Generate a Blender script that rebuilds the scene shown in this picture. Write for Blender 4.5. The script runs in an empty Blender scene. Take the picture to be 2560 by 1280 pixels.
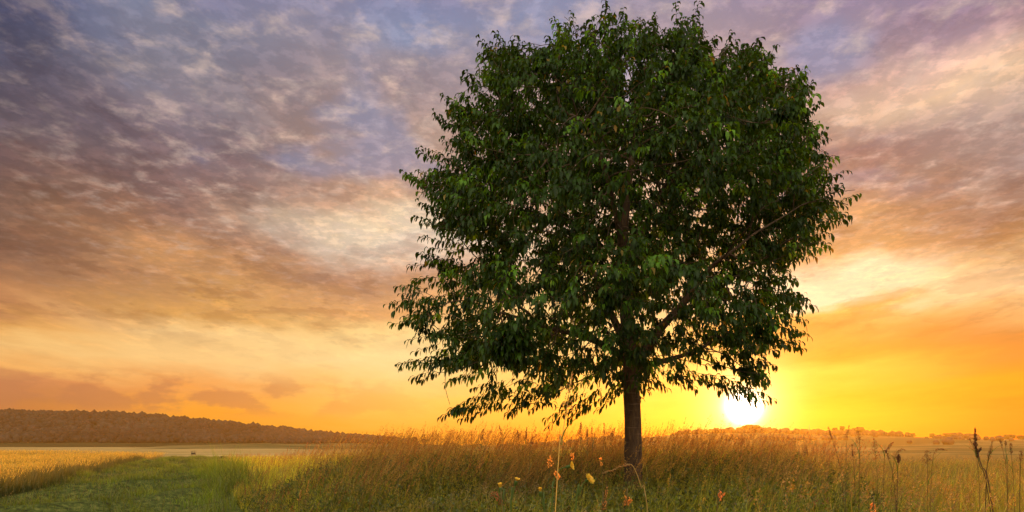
import bpy, math, random
import numpy as np
from mathutils import Vector, Matrix, noise as mnoise
R = math.radians
rng = np.random.default_rng(7)
random.seed(7)
S = bpy.context.scene
COL = S.collection
F = 2560 * 24 / 36.0            # focal length in photo pixels
EYE = 1.3
HOR = 1108.0                    # pixel row of the eye-level horizon in the photo

# ---------------------------------------------------------------- camera
cd = bpy.data.cameras.new('camera'); cam = bpy.data.objects.new('camera', cd); COL.objects.link(cam)
cd.sensor_width = 36; cd.lens = 24; cd.shift_y = (HOR - 640) / 2560
cd.clip_start = 0.05; cd.clip_end = 20000
cam.location = (0, 0, EYE); cam.rotation_euler = (R(90), 0, 0)
S.camera = cam
# ---------------------------------------------------------------- exposure
S.view_settings.view_transform = 'Standard'; S.view_settings.look = 'None'
S.view_settings.gamma = 1; S.view_settings.exposure = 0; S.view_settings.use_curve_mapping = False
S.cycles.use_denoising = True
S.cycles.max_bounces = 8; S.cycles.transparent_max_bounces = 8; S.cycles.volume_bounces = 1
S.cycles.sample_clamp_indirect = 4
# ---------------------------------------------------------------- sun direction
SUN_AZ = math.atan2(1860 - 1280, F)
SUN_EL = math.atan((HOR - 1016) / F * math.cos(SUN_AZ))
sdir = Vector((math.sin(SUN_AZ) * math.cos(SUN_EL), math.cos(SUN_AZ) * math.cos(SUN_EL), math.sin(SUN_EL)))
ld = bpy.data.lights.new('sun', 'SUN'); sun = bpy.data.objects.new('sun', ld); COL.objects.link(sun)
ld.energy = 5.0; ld.angle = R(0.55); ld.color = (1.0, 0.54, 0.13)
sun.rotation_euler = (-sdir).to_track_quat('-Z', 'Y').to_euler(); sun.location = (40, 120, 30)

def lin(c):
    out = []
    for v in c[:3]:
        v = max(0.0, v) / 255.0
        out.append(v / 12.92 if v <= 0.04045 else ((v + 0.055) / 1.055) ** 2.4)
    return out

# ---------------------------------------------------------------- sky (world)
W = bpy.data.worlds.new('World'); S.world = W; W.use_nodes = True
nt = W.node_tree; nt.nodes.clear()
def N(t, **kw):
    n = nt.nodes.new(t)
    for k, v in kw.items(): setattr(n, k, v)
    return n
def L(a, b): nt.links.new(a, b)
def setin(sock, v):
    if hasattr(v, 'is_linked') or isinstance(v, bpy.types.NodeSocket): L(v, sock)
    else: sock.default_value = v
def M(op, a, b=None, c=None, clamp=False):
    n = N('ShaderNodeMath', operation=op, use_clamp=clamp)
    for i, v in enumerate((a, b, c)):
        if v is not None: setin(n.inputs[i], v)
    return n.outputs[0]
def VM(op, a, b=None, s=None):
    n = N('ShaderNodeVectorMath', operation=op)
    setin(n.inputs[0], a)
    if b is not None: setin(n.inputs[1], b)
    if s is not None: setin(n.inputs['Scale'], s)
    return n.outputs['Value'] if op in ('DOT_PRODUCT', 'LENGTH') else n.outputs[0]
def MR(v, a, b, c=0.0, d=1.0, smooth=True):
    n = N('ShaderNodeMapRange', interpolation_type='SMOOTHSTEP' if smooth else 'LINEAR')
    setin(n.inputs[0], v)
    for i, x in zip((1, 2, 3, 4), (a, b, c, d)): n.inputs[i].default_value = x
    return n.outputs[0]
def MIX(f, a, b, mode='MIX'):
    n = N('ShaderNodeMix', data_type='RGBA', blend_type=mode)
    setin(n.inputs[0], f)
    for i, v in ((6, a), (7, b)):
        if isinstance(v, (tuple, list)): n.inputs[i].default_value = (*v[:3], 1)
        else: L(v, n.inputs[i])
    return n.outputs[2]
def NOISE(vec, scale, detail=5, rough=0.55, dist=0.0):
    n = N('ShaderNodeTexNoise'); L(vec, n.inputs['Vector'])
    n.inputs['Scale'].default_value = scale; n.inputs['Detail'].default_value = detail
    n.inputs['Roughness'].default_value = rough; n.inputs['Distortion'].default_value = dist
    return n.outputs[0]

tc = N('ShaderNodeTexCoord'); dirv = tc.outputs['Generated']
sp = N('ShaderNodeSeparateXYZ'); L(dirv, sp.inputs[0]); X, Y, Z = sp.outputs
hl = M('SQRT', M('ADD', M('MULTIPLY', X, X), M('MULTIPLY', Y, Y)))
el = M('DIVIDE', Z, M('ADD', hl, 1e-4))
az = M('ARCTAN2', X, Y)
zz = M('ADD', M('MAXIMUM', Z, 0.0), 0.085)
pl = N('ShaderNodeCombineXYZ'); L(M('DIVIDE', X, zz), pl.inputs[0]); L(M('DIVIDE', Y, zz), pl.inputs[1])
P = pl.outputs[0]
# the cloud streets run away from the camera, slightly to the right
def stretched(sx, sy, off, rot=12):
    m = N('ShaderNodeMapping'); L(P, m.inputs[0]); m.inputs['Location'].default_value = off
    m.inputs['Rotation'].default_value = (0, 0, R(rot)); m.inputs['Scale'].default_value = (sx, sy, 1)
    return m.outputs[0]
def wob(scale, amp, off, sx=1, sy=.55, d=6):
    n = NOISE(stretched(sx, sy, off), scale, d, .58)
    return M('MULTIPLY', M('SUBTRACT', n, .5), amp)
elamp = MR(el, 0.0, 0.35, 0.12, 1.0)
el2 = M('ADD', el, M('MULTIPLY', wob(1.7, 0.20, (3, 1, 0)), elamp))
az2 = M('ADD', az, M('MULTIPLY', wob(1.3, 0.40, (9, 4, 2)), elamp))
EMAX = 0.85
COLS = {
 0: [(1060,206,128,66),(1000,192,124,76),(955,206,134,90),(925,248,182,104),(860,248,198,124),(815,232,170,94),(770,196,136,88),(700,156,110,80),(600,130,94,76),(520,106,80,70),(420,92,74,78),(300,80,74,86),(180,68,70,92),(60,68,76,104),(-60,64,76,114)],
 500: [(1090,255,158,30),(1020,255,170,60),(970,246,166,88),(900,252,206,134),(830,252,208,140),(780,216,160,88),(700,186,136,90),(600,160,120,96),(500,136,108,102),(350,122,108,118),(200,122,120,134),(80,122,126,148),(-60,118,118,156)],
 1000: [(1100,255,165,40),(1000,255,204,104),(900,252,224,156),(830,252,214,140),(770,226,168,105),(690,182,138,105),(655,192,155,130),(600,222,206,184),(560,224,202,170),(500,198,160,132),(350,170,145,134),(200,146,134,142),(50,132,134,156),(-60,130,128,160)],
 1500: [(1100,255,120,10),(1000,255,196,80),(850,255,220,140),(700,248,210,150),(550,230,195,155),(300,185,156,150),(50,148,140,158),(-60,140,135,162)],
 2050: [(1095,255,80,0),(1000,255,140,15),(930,252,188,70),(890,228,146,44),(830,220,146,66),(795,240,180,95),(760,255,232,190),(690,252,224,184),(620,205,155,100),(520,185,142,110),(420,158,124,118),(330,205,174,152),(260,190,158,148),(150,154,136,148),(50,148,134,154),(-60,140,128,160)],
 2560: [(1095,255,40,0),(1030,255,70,0),(950,250,145,10),(900,216,128,40),(830,196,130,68),(770,225,170,105),(700,252,216,160),(610,182,136,90),(500,146,112,96),(400,160,140,134),(310,170,150,144),(210,226,192,158),(120,214,180,165),(20,160,136,148),(-60,148,130,158)],
}
def ramp_of(stops, fac, is_col=True):
    n = N('ShaderNodeValToRGB'); L(fac, n.inputs[0]); cr = n.color_ramp; cr.interpolation = 'LINEAR'
    stops = sorted(stops)
    while len(cr.elements) < len(stops): cr.elements.new(0.5)
    for e, (p, c) in zip(cr.elements, stops): e.position = p
    for e, (p, c) in zip(cr.elements, stops): e.color = (*c, 1)
    return n.outputs[0]
fac_e = M('DIVIDE', el2, EMAX)
cols = []
for px, st in COLS.items():
    a = math.atan2(px - 1280, F)
    stops = [(max(0.001, (HOR - y) / F * math.cos(a) / EMAX), lin((r, g, b))) for y, r, g, b in st]
    stops.append((0.98, lin((120, 125, 165))))
    cols.append((a, ramp_of(stops, fac_e)))
back = ramp_of([(0.0, lin((160, 132, 118))), (0.12, lin((175, 152, 140))), (0.4, lin((225, 220, 218))), (0.95, lin((240, 242, 248)))], fac_e)
back = MIX(1.0, back, (2.35, 2.2, 1.75), 'MULTIPLY')  # unseen sky behind the camera, brightened as added front fill
sky = MIX(MR(az2, R(-120), cols[0][0] - .05), back, cols[0][1])
for (a0, _), (a1, c1) in zip(cols, cols[1:]):
    sky = MIX(MR(az2, a0, a1), sky, c1)
sky = MIX(MR(az2, cols[-1][0] + .05, R(120)), sky, back)
# mottled altocumulus: light puffs, darker folds, and blue gaps between them
hi = MR(el, 0.13, 0.33)
n1 = NOISE(stretched(1, .95, (1.3, 7.7, 0)), 10.5, 6, .62, .2)
puff = MR(n1, .47, .76)
n1b = NOISE(stretched(1, .5, (4.3, 2.7, 0)), 6, 10, .64, .3)
streak = MR(n1b, .52, .66)
n2 = NOISE(stretched(.8, .4, (6, 3, 0)), 3.2, 9, .62)
n3 = NOISE(stretched(1, .8, (2.1, 14, 0)), 2.3, 4, .5)
leftness = MR(az, R(-44), R(-25))
sky = MIX(M('MULTIPLY', MR(n2, .50, .28), M('MULTIPLY', MR(el, .03, .2), .62)), sky, MIX(1.0, sky, (.58, .56, .62), 'MULTIPLY'))
n6 = NOISE(stretched(.9, .7, (21, 8, 0), -18), 2.6, 12, .64, .1)
sky = MIX(M('MULTIPLY', MR(n6, .50, .56), M('MULTIPLY', MR(el, .09, .2), M('MULTIPLY', MR(el, .62, .42), .5))), sky, MIX(1.0, sky, (.62, .57, .60), 'MULTIPLY'))
sky = MIX(M('MULTIPLY', MR(n6, .47, .38), M('MULTIPLY', MR(el, .12, .25), .30)), sky, MIX(1.0, sky, (1.5, 1.42, 1.34), 'MULTIPLY'))
gap = M('MULTIPLY', M('MULTIPLY', MR(n3, .52, .66), MR(el, .27, .42)), M('MULTIPLY', leftness, .5))
sky = MIX(gap, sky, lin((122, 142, 182)))
sky = MIX(M('MULTIPLY', M('MULTIPLY', puff, hi), M('MULTIPLY', MR(az, R(-40), R(-22), .35, 1), .50)), sky, lin((222, 196, 180)))
sky = MIX(M('MULTIPLY', M('MULTIPLY', streak, MR(el, .05, .22)), .45), sky, MIX(1.0, sky, (1.45, 1.36, 1.22), 'MULTIPLY'))
n5 = NOISE(stretched(1, 1, (11, 5, 0), 0), 17, 5, .62)
sky = MIX(M('MULTIPLY', MR(n5, .46, .60), M('MULTIPLY', hi, .52)), sky, MIX(1.0, sky, (1.5, 1.38, 1.3), 'MULTIPLY'))
# low bank of small cumulus over the left hill
cuv = N('ShaderNodeCombineXYZ'); L(az, cuv.inputs[0]); L(M('MULTIPLY', el, 2.2), cuv.inputs[1])
n4 = NOISE(cuv.outputs[0], 13, 6, .55)
cum = M('MULTIPLY', MR(n4, .44, .56), M('MULTIPLY', MR(el, .03, .05), MR(el, .105, .075)))
sky = MIX(M('MULTIPLY', cum, M('MULTIPLY', MR(az, R(0), R(-28)), .65)), sky, lin((188, 122, 84)))
# aureole of scattered light round the sun
dt = VM('DOT_PRODUCT', dirv, tuple(sdir))
om = M('SUBTRACT', 1.0, dt)
def glow(k, s, c):
    g = M('MULTIPLY', M('EXPONENT', M('DIVIDE', om, -k)), s)
    return VM('SCALE', c, s=g)
g = VM('ADD', glow(.00014, 12, (1, .93, .75)), glow(.0013, 1.35, (1, .84, .42)))
g = VM('ADD', g, glow(.010, .10, (1, .55, .06)))
ext = VM('ADD', sky, g)
# below the horizon: dull earth tone (only seen by bounced light)
ext = MIX(MR(Z, -0.02, 0.0), (0.10, 0.07, 0.04), ext)
bg = N('ShaderNodeBackground'); L(ext, bg.inputs[0]); bg.inputs[1].default_value = 1.0
st = N('ShaderNodeTexSky', sky_type='NISHITA', sun_disc=False)
st.sun_elevation = SUN_EL; st.sun_rotation = SUN_AZ; st.air_density = 1.0; st.dust_density = 1.5
bg2 = N('ShaderNodeBackground'); L(st.outputs[0], bg2.inputs[0]); bg2.inputs[1].default_value = 0.006
ad = N('ShaderNodeAddShader'); L(bg.outputs[0], ad.inputs[0]); L(bg2.outputs[0], ad.inputs[1])
wo = N('ShaderNodeOutputWorld'); L(ad.outputs[0], wo.inputs['Surface'])
W.cycles.sampling_method = 'MANUAL'; W.cycles.sample_map_resolution = 1024

# ---------------------------------------------------------------- helpers
def tag(o, label=None, cat=None, group=None, kind=None):
    if label: o['label'] = label
    if cat: o['category'] = cat
    if group: o['group'] = group
    if kind: o['kind'] = kind
    return o
def empty(name, loc, label, cat, group=None):
    o = bpy.data.objects.new(name, None); COL.objects.link(o); o.location = loc; o.empty_display_size = .1
    return tag(o, label, cat, group)
def build(name, V, quads=None, tris=None, mat=None, parent=None, col=None, smooth=False):
    V = np.asarray(V, dtype=np.float32)
    me = bpy.data.meshes.new(name)
    nq = 0 if quads is None else len(quads); ntr = 0 if tris is None else len(tris)
    idx = []
    if nq: idx.append(np.asarray(quads, dtype=np.int32).ravel())
    if ntr: idx.append(np.asarray(tris, dtype=np.int32).ravel())
    idx = np.concatenate(idx)
    me.vertices.add(len(V)); me.vertices.foreach_set('co', V.ravel())
    me.loops.add(len(idx)); me.loops.foreach_set('vertex_index', idx)
    me.polygons.add(nq + ntr)
    starts = np.concatenate([np.arange(nq) * 4, nq * 4 + np.arange(ntr) * 3]).astype(np.int32)
    me.polygons.foreach_set('loop_start', starts)
    me.update(calc_edges=True)
    if smooth: me.polygons.foreach_set('use_smooth', np.ones(nq + ntr, dtype=bool))
    if col is not None:
        at = me.color_attributes.new('Col', 'FLOAT_COLOR', 'POINT')
        c = np.ones((len(V), 4), dtype=np.float32); c[:, :3] = col
        at.data.foreach_set('color', c.ravel())
    me.validate()
    o = bpy.data.objects.new(name, me); COL.objects.link(o)
    if mat: me.materials.append(mat)
    if parent is not None:
        o.parent = parent
        o.matrix_parent_inverse = Matrix.Translation(-Vector(parent.location))
    return o
class Geo:
    """accumulates vertex / face blocks for one mesh"""
    def __init__(s): s.V = []; s.Q = []; s.T = []; s.C = []; s.n = 0
    def add(s, V, Q=None, T=None, C=None):
        V = np.asarray(V, dtype=float)
        s.V.append(V)
        if Q is not None and len(Q): s.Q.append(np.asarray(Q) + s.n)
        if T is not None and len(T): s.T.append(np.asarray(T) + s.n)
        if C is None: C = (.5, .5, .5)
        C = np.asarray(C, dtype=float)
        if C.ndim == 1: C = np.tile(C, (len(V), 1))
        s.C.append(C); s.n += len(V)
    def obj(s, name, mat, parent=None, smooth=False):
        return build(name, np.concatenate(s.V), np.concatenate(s.Q) if s.Q else None,
                     np.concatenate(s.T) if s.T else None, mat, parent, np.concatenate(s.C), smooth)
def nrm(v): return v / np.maximum(np.linalg.norm(v, axis=-1, keepdims=True), 1e-9)
def at(px, py, Yd): return Vector(((px - 1280) / F * Yd, Yd, EYE + (HOR - py) / F * Yd))

_tab = rng.random((64, 64, 64))
def vnoise(p):
    p = np.asarray(p, dtype=float); i = np.floor(p).astype(int); f = p - i; f = f * f * (3 - 2 * f)
    r = 0
    for dx in (0, 1):
        for dy in (0, 1):
            for dz in (0, 1):
                w = (f[..., 0] if dx else 1 - f[..., 0]) * (f[..., 1] if dy else 1 - f[..., 1]) * (f[..., 2] if dz else 1 - f[..., 2])
                r = r + w * _tab[(i[..., 0] + dx) % 64, (i[..., 1] + dy) % 64, (i[..., 2] + dz) % 64]
    return r
def n2d(x, y, s, o=0.0): 
    x = np.asarray(x, dtype=float); y = np.asarray(y, dtype=float)
    return vnoise(np.stack([x * s + 13.7, y * s + 5.1, np.zeros_like(x) + o], -1))
def ss(x, a, b):
    t = np.clip((x - a) / (b - a), 0, 1); return t * t * (3 - 2 * t)

# ---------------------------------------------------------------- materials
class MT:
    """tiny node builder for surface materials"""
    def __init__(s, name):
        s.m = bpy.data.materials.new(name); s.m.use_nodes = True; s.t = s.m.node_tree; s.t.nodes.clear()
    def n(s, t, **kw):
        x = s.t.nodes.new(t)
        for k, v in kw.items(): setattr(x, k, v)
        return x
    def l(s, a, b): s.t.links.new(a, b)
    def noise(s, scale, detail=4, rough=.55, vec=None):
        x = s.n('ShaderNodeTexNoise'); x.inputs['Scale'].default_value = scale
        x.inputs['Detail'].default_value = detail; x.inputs['Roughness'].default_value = rough
        if vec: s.l(vec, x.inputs['Vector'])
        return x.outputs[0]
    def ramp(s, fac, stops):
        x = s.n('ShaderNodeValToRGB'); s.l(fac, x.inputs[0]); e = x.color_ramp.elements
        while len(e) < len(stops): e.new(.5)
        for el_, (p, c) in zip(e, stops): el_.position = p; el_.color = (*c, 1)
        return x.outputs[0]
    def mix(s, f, a, b, mode='MIX'):
        x = s.n('ShaderNodeMix', data_type='RGBA', blend_type=mode)
        if isinstance(f, (int, float)): x.inputs[0].default_value = f
        else: s.l(f, x.inputs[0])
        for i, v in ((6, a), (7, b)):
            if isinstance(v, (tuple, list)): x.inputs[i].default_value = (*v[:3], 1)
            else: s.l(v, x.inputs[i])
        return x.outputs[2]
    def mr(s, v, a, b, c=0., d=1.):
        x = s.n('ShaderNodeMapRange', interpolation_type='SMOOTHSTEP'); s.l(v, x.inputs[0])
        for i, q in zip((1, 2, 3, 4), (a, b, c, d)): x.inputs[i].default_value = q
        return x.outputs[0]
    def out(s, sh): 
        o = s.n('ShaderNodeOutputMaterial'); s.l(sh, o.inputs['Surface']); return s.m
def plant_mat(name, transl=.45, gloss=.06, rough=.45, tint=(1.3, 1.15, .5), nz=0):
    m = MT(name); a = m.n('ShaderNodeAttribute', attribute_name='Col'); c = a.outputs['Color']
    if nz:
        c = m.mix(1.0, c, m.ramp(m.noise(nz, 3), [(.3, (.75, .75, .75)), (.7, (1.25, 1.2, 1.15))]), 'MULTIPLY')
    d = m.n('ShaderNodeBsdfDiffuse'); m.l(c, d.inputs[0])
    t = m.n('ShaderNodeBsdfTranslucent'); m.l(m.mix(1.0, c, tint, 'MULTIPLY'), t.inputs[0])
    x = m.n('ShaderNodeMixShader'); x.inputs[0].default_value = transl; m.l(d.outputs[0], x.inputs[1]); m.l(t.outputs[0], x.inputs[2])
    g_ = m.n('ShaderNodeBsdfGlossy'); g_.inputs['Roughness'].default_value = rough; g_.inputs[0].default_value = (1, 1, 1, 1)
    y = m.n('ShaderNodeMixShader'); y.inputs[0].default_value = gloss; m.l(x.outputs[0], y.inputs[1]); m.l(g_.outputs[0], y.inputs[2])
    return m.out(y.outputs[0])
M_leaf = plant_mat('cherry_leaf', .42, .012, .45, (1.9, 1.3, .25))
M_grass = plant_mat('grass_blade', .55, .02, .5, (1.5, 1.4, .3))
M_seed = plant_mat('seed_head', .58, .01, .6, (1.7, 1.15, .4))
M_wheat = plant_mat('ripe_wheat', .55, .02, .5, (1.8, 1.15, .3))
M_petal = plant_mat('yellow_petal', .5, .02, .6, (1.2, 1.1, .8))
M_wood = plant_mat('far_foliage', .1, 0, .6, nz=.05)
def bark():
    m = MT('cherry_bark'); tcn = m.n('ShaderNodeTexCoord')
    mp = m.n('ShaderNodeMapping'); m.l(tcn.outputs['Object'], mp.inputs[0]); mp.inputs['Scale'].default_value = (16, 16, 4.5)
    mp2 = m.n('ShaderNodeMapping'); m.l(tcn.outputs['Object'], mp2.inputs[0]); mp2.inputs['Scale'].default_value = (4, 4, 40)
    n1_ = m.noise(1.6, 7, .65, mp.outputs[0]); n2_ = m.noise(1.0, 4, .5, mp2.outputs[0])
    c = m.ramp(n1_, [(.3, (.022, .011, .005)), (.55, (.085, .045, .018)), (.75, (.18, .105, .045))])
    c = m.mix(m.mr(n2_, .58, .72, 0, .5), c, (.25, .15, .09))
    c = m.mix(m.mr(m.noise(3, 5), .55, .72, 0, .5), c, (.07, .09, .03))
    b = m.n('ShaderNodeBsdfPrincipled'); m.l(c, b.inputs['Base Color']); b.inputs['Roughness'].default_value = .85
    bu = m.n('ShaderNodeBump'); bu.inputs['Strength'].default_value = .8; bu.inputs['Distance'].default_value = .03
    m.l(n1_, bu.inputs['Height']); m.l(bu.outputs[0], b.inputs['Normal'])
    return m.out(b.outputs[0])
M_bark = bark()
def simple(name, c, rough=.8):
    m = MT(name); b = m.n('ShaderNodeBsdfPrincipled'); b.inputs['Roughness'].default_value = rough
    m.l(m.ramp(m.noise(6, 4), [(.3, tuple(x * .7 for x in c)), (.7, tuple(min(1, x * 1.25) for x in c))]), b.inputs['Base Color'])
    return m.out(b.outputs[0])
M_plank = simple('weathered_timber', (.03, .024, .016))
M_steel = simple('mast_steel', (.2, .2, .2), .5)

# ---------------------------------------------------------------- terrain
def bank_left(y):  return -0.46 * y + 1.1
def track_left(y): return np.interp(y, [0, 8, 14, 30, 53, 80], [-6, -7.8, -11.3, -18.0, -27.6, -37])
def height(x, y):
    x = np.asarray(x, dtype=float); y = np.asarray(y, dtype=float)
    yc = np.maximum(y, 0)
    b = ss(x - bank_left(yc), -1.0, 2.6) * (1 - ss(x - (0.36 * yc + .6), -1.0, 3.5)) * np.interp(y, [-3, 2, 5, 8.5, 12, 16, 27], [0, .15, .42, .85, 1.38, 1.38, .2])
    edge = np.where(x < -8, 58.0, np.interp(x, [-8, 0, 14, 60], [58, 40, 38, 44]))
    drop = -6.3 * ss(y, edge, edge + 75)
    und = (n2d(x, y, .12) - .5) * .35 * ss(y, 10, 30) * (1 - ss(y, 60, 90))
    tr = ss(x - track_left(yc), 0, 1.0) * (1 - ss(x - bank_left(yc), -1.5, 0)) * (1 - ss(y, 45, 60))
    ruts = ((n2d(x, y, .8, 3.3) - .5) * .55 + (n2d(x, y, 2.2, 5.3) - .5) * .20) * tr
    rt = ss(x - (0.40 * yc + .6), 0, 3) * (1 - ss(y, 30, 36)) * (.05 + .10 * ss(x, 8, 16))
    return .45 * b + drop + und + ruts + rt + (n2d(x, y, .5, 9.) - .5) * .06

def grid(name, xs, ys, zf, mat, **kw):
    XX, YY = np.meshgrid(xs, ys); ZZ = zf(XX, YY)
    V = np.stack([XX, YY, ZZ], -1).reshape(-1, 3); nx, ny = len(xs), len(ys)
    i = (np.arange(ny - 1)[:, None] * nx + np.arange(nx - 1)[None]).ravel()
    Q = np.stack([i, i + 1, i + 1 + nx, i + nx], -1)
    o = build(name, V, Q, None, mat, smooth=True); tag(o, kind='structure', **kw); return o
def ground_mat():
    m = MT('meadow_soil'); ge = m.n('ShaderNodeNewGeometry'); s = m.n('ShaderNodeSeparateXYZ'); m.l(ge.outputs['Position'], s.inputs[0])
    pos = ge.outputs['Position']
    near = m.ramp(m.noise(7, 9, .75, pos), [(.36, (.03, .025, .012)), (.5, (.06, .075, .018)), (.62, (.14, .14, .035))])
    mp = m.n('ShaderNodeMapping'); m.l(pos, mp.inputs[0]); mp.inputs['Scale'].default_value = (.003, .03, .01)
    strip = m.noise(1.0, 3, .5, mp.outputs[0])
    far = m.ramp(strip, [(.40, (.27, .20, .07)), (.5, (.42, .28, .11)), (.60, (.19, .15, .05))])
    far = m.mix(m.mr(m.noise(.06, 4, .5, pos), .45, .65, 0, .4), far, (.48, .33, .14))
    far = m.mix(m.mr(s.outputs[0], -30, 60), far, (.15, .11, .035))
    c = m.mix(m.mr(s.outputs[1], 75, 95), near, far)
    b = m.n('ShaderNodeBsdfDiffuse'); m.l(c, b.inputs[0])
    return m.out(b.outputs[0])
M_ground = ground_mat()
xs = np.concatenate([-np.geomspace(2450, 62, 30), np.arange(-60, 60.01, .4), np.geomspace(62, 2450, 30)])
ys = np.concatenate([-np.geomspace(280, 6, 8), np.arange(-5, 70.01, .4), np.geomspace(72, 2400, 60)])
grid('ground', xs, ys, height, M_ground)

def hill_mat(name, woods, fields):
    m = MT(name); ge = m.n('ShaderNodeNewGeometry'); pos = ge.outputs['Position']
    mp = m.n('ShaderNodeMapping'); m.l(pos, mp.inputs[0]); mp.inputs['Scale'].default_value = (.004, .009, .02)
    c = m.mix(m.mr(m.noise(1, 4, .5, mp.outputs[0]), .46, .54), woods, fields)
    b = m.n('ShaderNodeBsdfDiffuse'); m.l(c, b.inputs[0]); return m.out(b.outputs[0])
M_hw = hill_mat('wooded_slope', (.035, .04, .018), (.05, .05, .022))
M_hf = hill_mat('farmed_slope', (.07, .075, .03), (.16, .13, .05))
def ridge(pts, D, margin):   # (px, py) of the bare ridge in the photo -> metres at distance D
    p = np.array(pts, dtype=float)
    return (p[:, 0] - 1280) / F * D, EYE + (HOR - p[:, 1]) / F * D - margin
LX, LZ = ridge([(-700,1045),(-300,1030),(0,1028),(150,1031),(300,1034),(400,1040),(480,1048),(600,1060),(700,1070),(780,1079),(860,1087),(950,1094),(1050,1102),(1200,1112),(1350,1118)], 1800, 9)
CX, CZ = ridge([(400,1105),(700,1098),(900,1099),(1000,1100),(1100,1106),(1200,1113),(1300,1113),(1400,1104),(1500,1094),(1560,1086),(1640,1082),(1700,1077),(1850,1071),(1900,1070),(2000,1076),(2090,1076),(2200,1080),(2300,1084),(2450,1088),(2600,1090),(3000,1090),(3400,1100)], 1300, 7)
def left_hill(x, y):
    r = np.interp(x, LX, LZ); t = ss(y, 1330, 1800) * (1 - ss(y, 1850, 2250))
    return -6.8 + (r + 6.8) * t + (n2d(x, y, .006) - .5) * 10 * t * (1 - t) * 4
def right_hill(x, y):
    r = np.interp(x, CX, CZ); foot = np.interp(x, [-800, 0, 300, 1500], [1000, 700, 420, 430])
    t = np.clip((y - foot) / (1300 - foot), 0, 1); t = (t * .6 + .4 * t * t) * (1 - ss(y, 1330, 1700))
    return -6.8 + (r + 6.8) * t + (n2d(x, y, .008, 2.) - .5) * 7 * t * (1 - t) * 4 * ss(y, 350, 600)
grid('hill_wooded', np.linspace(-2300, 300, 130), np.linspace(1320, 2260, 48), left_hill, M_hw)
grid('hill_farmed', np.linspace(-650, 2300, 150), np.linspace(400, 1720, 66), right_hill, M_hf)

# ---------------------------------------------------------------- far-off woods on the hills (one mass each)
def ico(sub=1):
    import bmesh
    bm = bmesh.new(); bmesh.ops.create_icosphere(bm, subdivisions=sub, radius=1)
    V = np.array([v.co[:] for v in bm.verts]); T = np.array([[v.index for v in f.verts] for f in bm.faces]); bm.free(); return V, T
ICO = ico(2)
JV, JT = ico(1)
def blobs(pos, size, cols, fine=False):
    IV, IT = (JV, JT) if fine else ICO
    k = len(pos); n = len(IV)
    V = IV[None] * size[:, None, :]
    jit = 1 + (rng.random((k, n, 1)) - .5) * .3
    V = V * jit + pos[:, None, :]
    T = (IT[None] + (np.arange(k) * n)[:, None, None]).reshape(-1, 3)
    C = np.repeat(cols, n, axis=0) * (.8 + .4 * rng.random((k * n, 1)))
    return V.reshape(-1, 3), T, C
def woods(name, hf, n, xr, yr, keep, label, smin=5, smax=9, hgt=1.1, fine=False):
    x = rng.uniform(*xr, n); y = rng.uniform(*yr, n); k = keep(x, y); x, y = x[k], y[k]
    z = hf(x, y); s = smin + (smax - smin) * rng.random(len(x)) ** 2.6
    pos = np.stack([x, y, z + s * .6], -1); size = np.stack([s, s, s * hgt * rng.uniform(.7, 1.2, len(x))], -1)
    cols = np.array([[.042, .042, .034]]) * rng.uniform(.75, 1.2, (len(x), 1)) * (.7 + .6 * n2d(x, y, .01, 3.))[:, None] + rng.random((len(x), 1)) * np.array([[.012, .003, .004]])  # blue raised in the foliage colour to stand in for purple-grey haze
    V, T, C = blobs(pos, size, cols, fine)
    o = build(name, V, None, T, M_wood, None, C, smooth=True)
    tag(o, label, 'woodland', kind='stuff'); return o
woods('forest', left_hill, 26000, (-1950, 60), (1360, 1840), lambda x, y: (left_hill(x, y) > 2) & (x < -300 + (y - 1300) * 0), 'dense dark wood covering the long hill on the left', 2.6, 10, fine=True)
woods('ridge_forest', right_hill, 5200, (-450, 1400), (1120, 1330),
      lambda x, y: (n2d(x, y, .012, 4.) > .46) & (y > 1230 + (n2d(x, y, .006, 7.) - .5) * 120), 'hazy belt of trees along the low ridge under the sun', 2.5, 6.5)
woods('hedgerow_trees', right_hill, 9000, (330, 1300), (620, 1200),
      lambda x, y: (np.abs(n2d(x, y, .006, 12.) - .5) < .016) & (n2d(x, y, .02, 2.) > .45), 'thin hazy hedgerows crossing the slope on the right', 3, 6, .9)

# ---------------------------------------------------------------- single far trees that stand above the ridge
def far_tree(px, py, wpx, hpx, D, hf, label):
    if px > 2080: py -= 3
    p = at(px, py, D); x, y = p.x, D
    w = wpx / F * D; h = hpx / F * D * 1.35; zb = float(hf(np.array([x]), np.array([y]))[0]); top = p.z
    e = empty('distant_tree', (x, y, zb), label, 'tree', 'single trees standing above the far ridge')
    k = 26; a = rng.uniform(0, 2 * np.pi, k); rr = np.sqrt(rng.random(k)) * w * .36; cz = top - h * .5
    pos = np.stack([x + rr * np.cos(a), y + rr * np.sin(a), cz + rng.uniform(-.3, .3, k) * h * np.sqrt(np.clip(1 - (rr / (w * .5)) ** 2, .1, 1))], -1)
    s = rng.uniform(.12, .22, k)[:, None] * np.array([[w, w, h]])
    V, T, C = blobs(pos, s, np.tile([[.04, .05, .02]], (k, 1)) * rng.uniform(.7, 1.4, (k, 1)))
    build('crown', V, None, T, M_wood, e, C)
    g_ = Geo(); tube(g_, [(x, y, zb - 1), (x, y, cz)], [w * .04, w * .025], 6, (.05, .035, .025)); g_.obj('trunk', M_bark, e)
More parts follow.
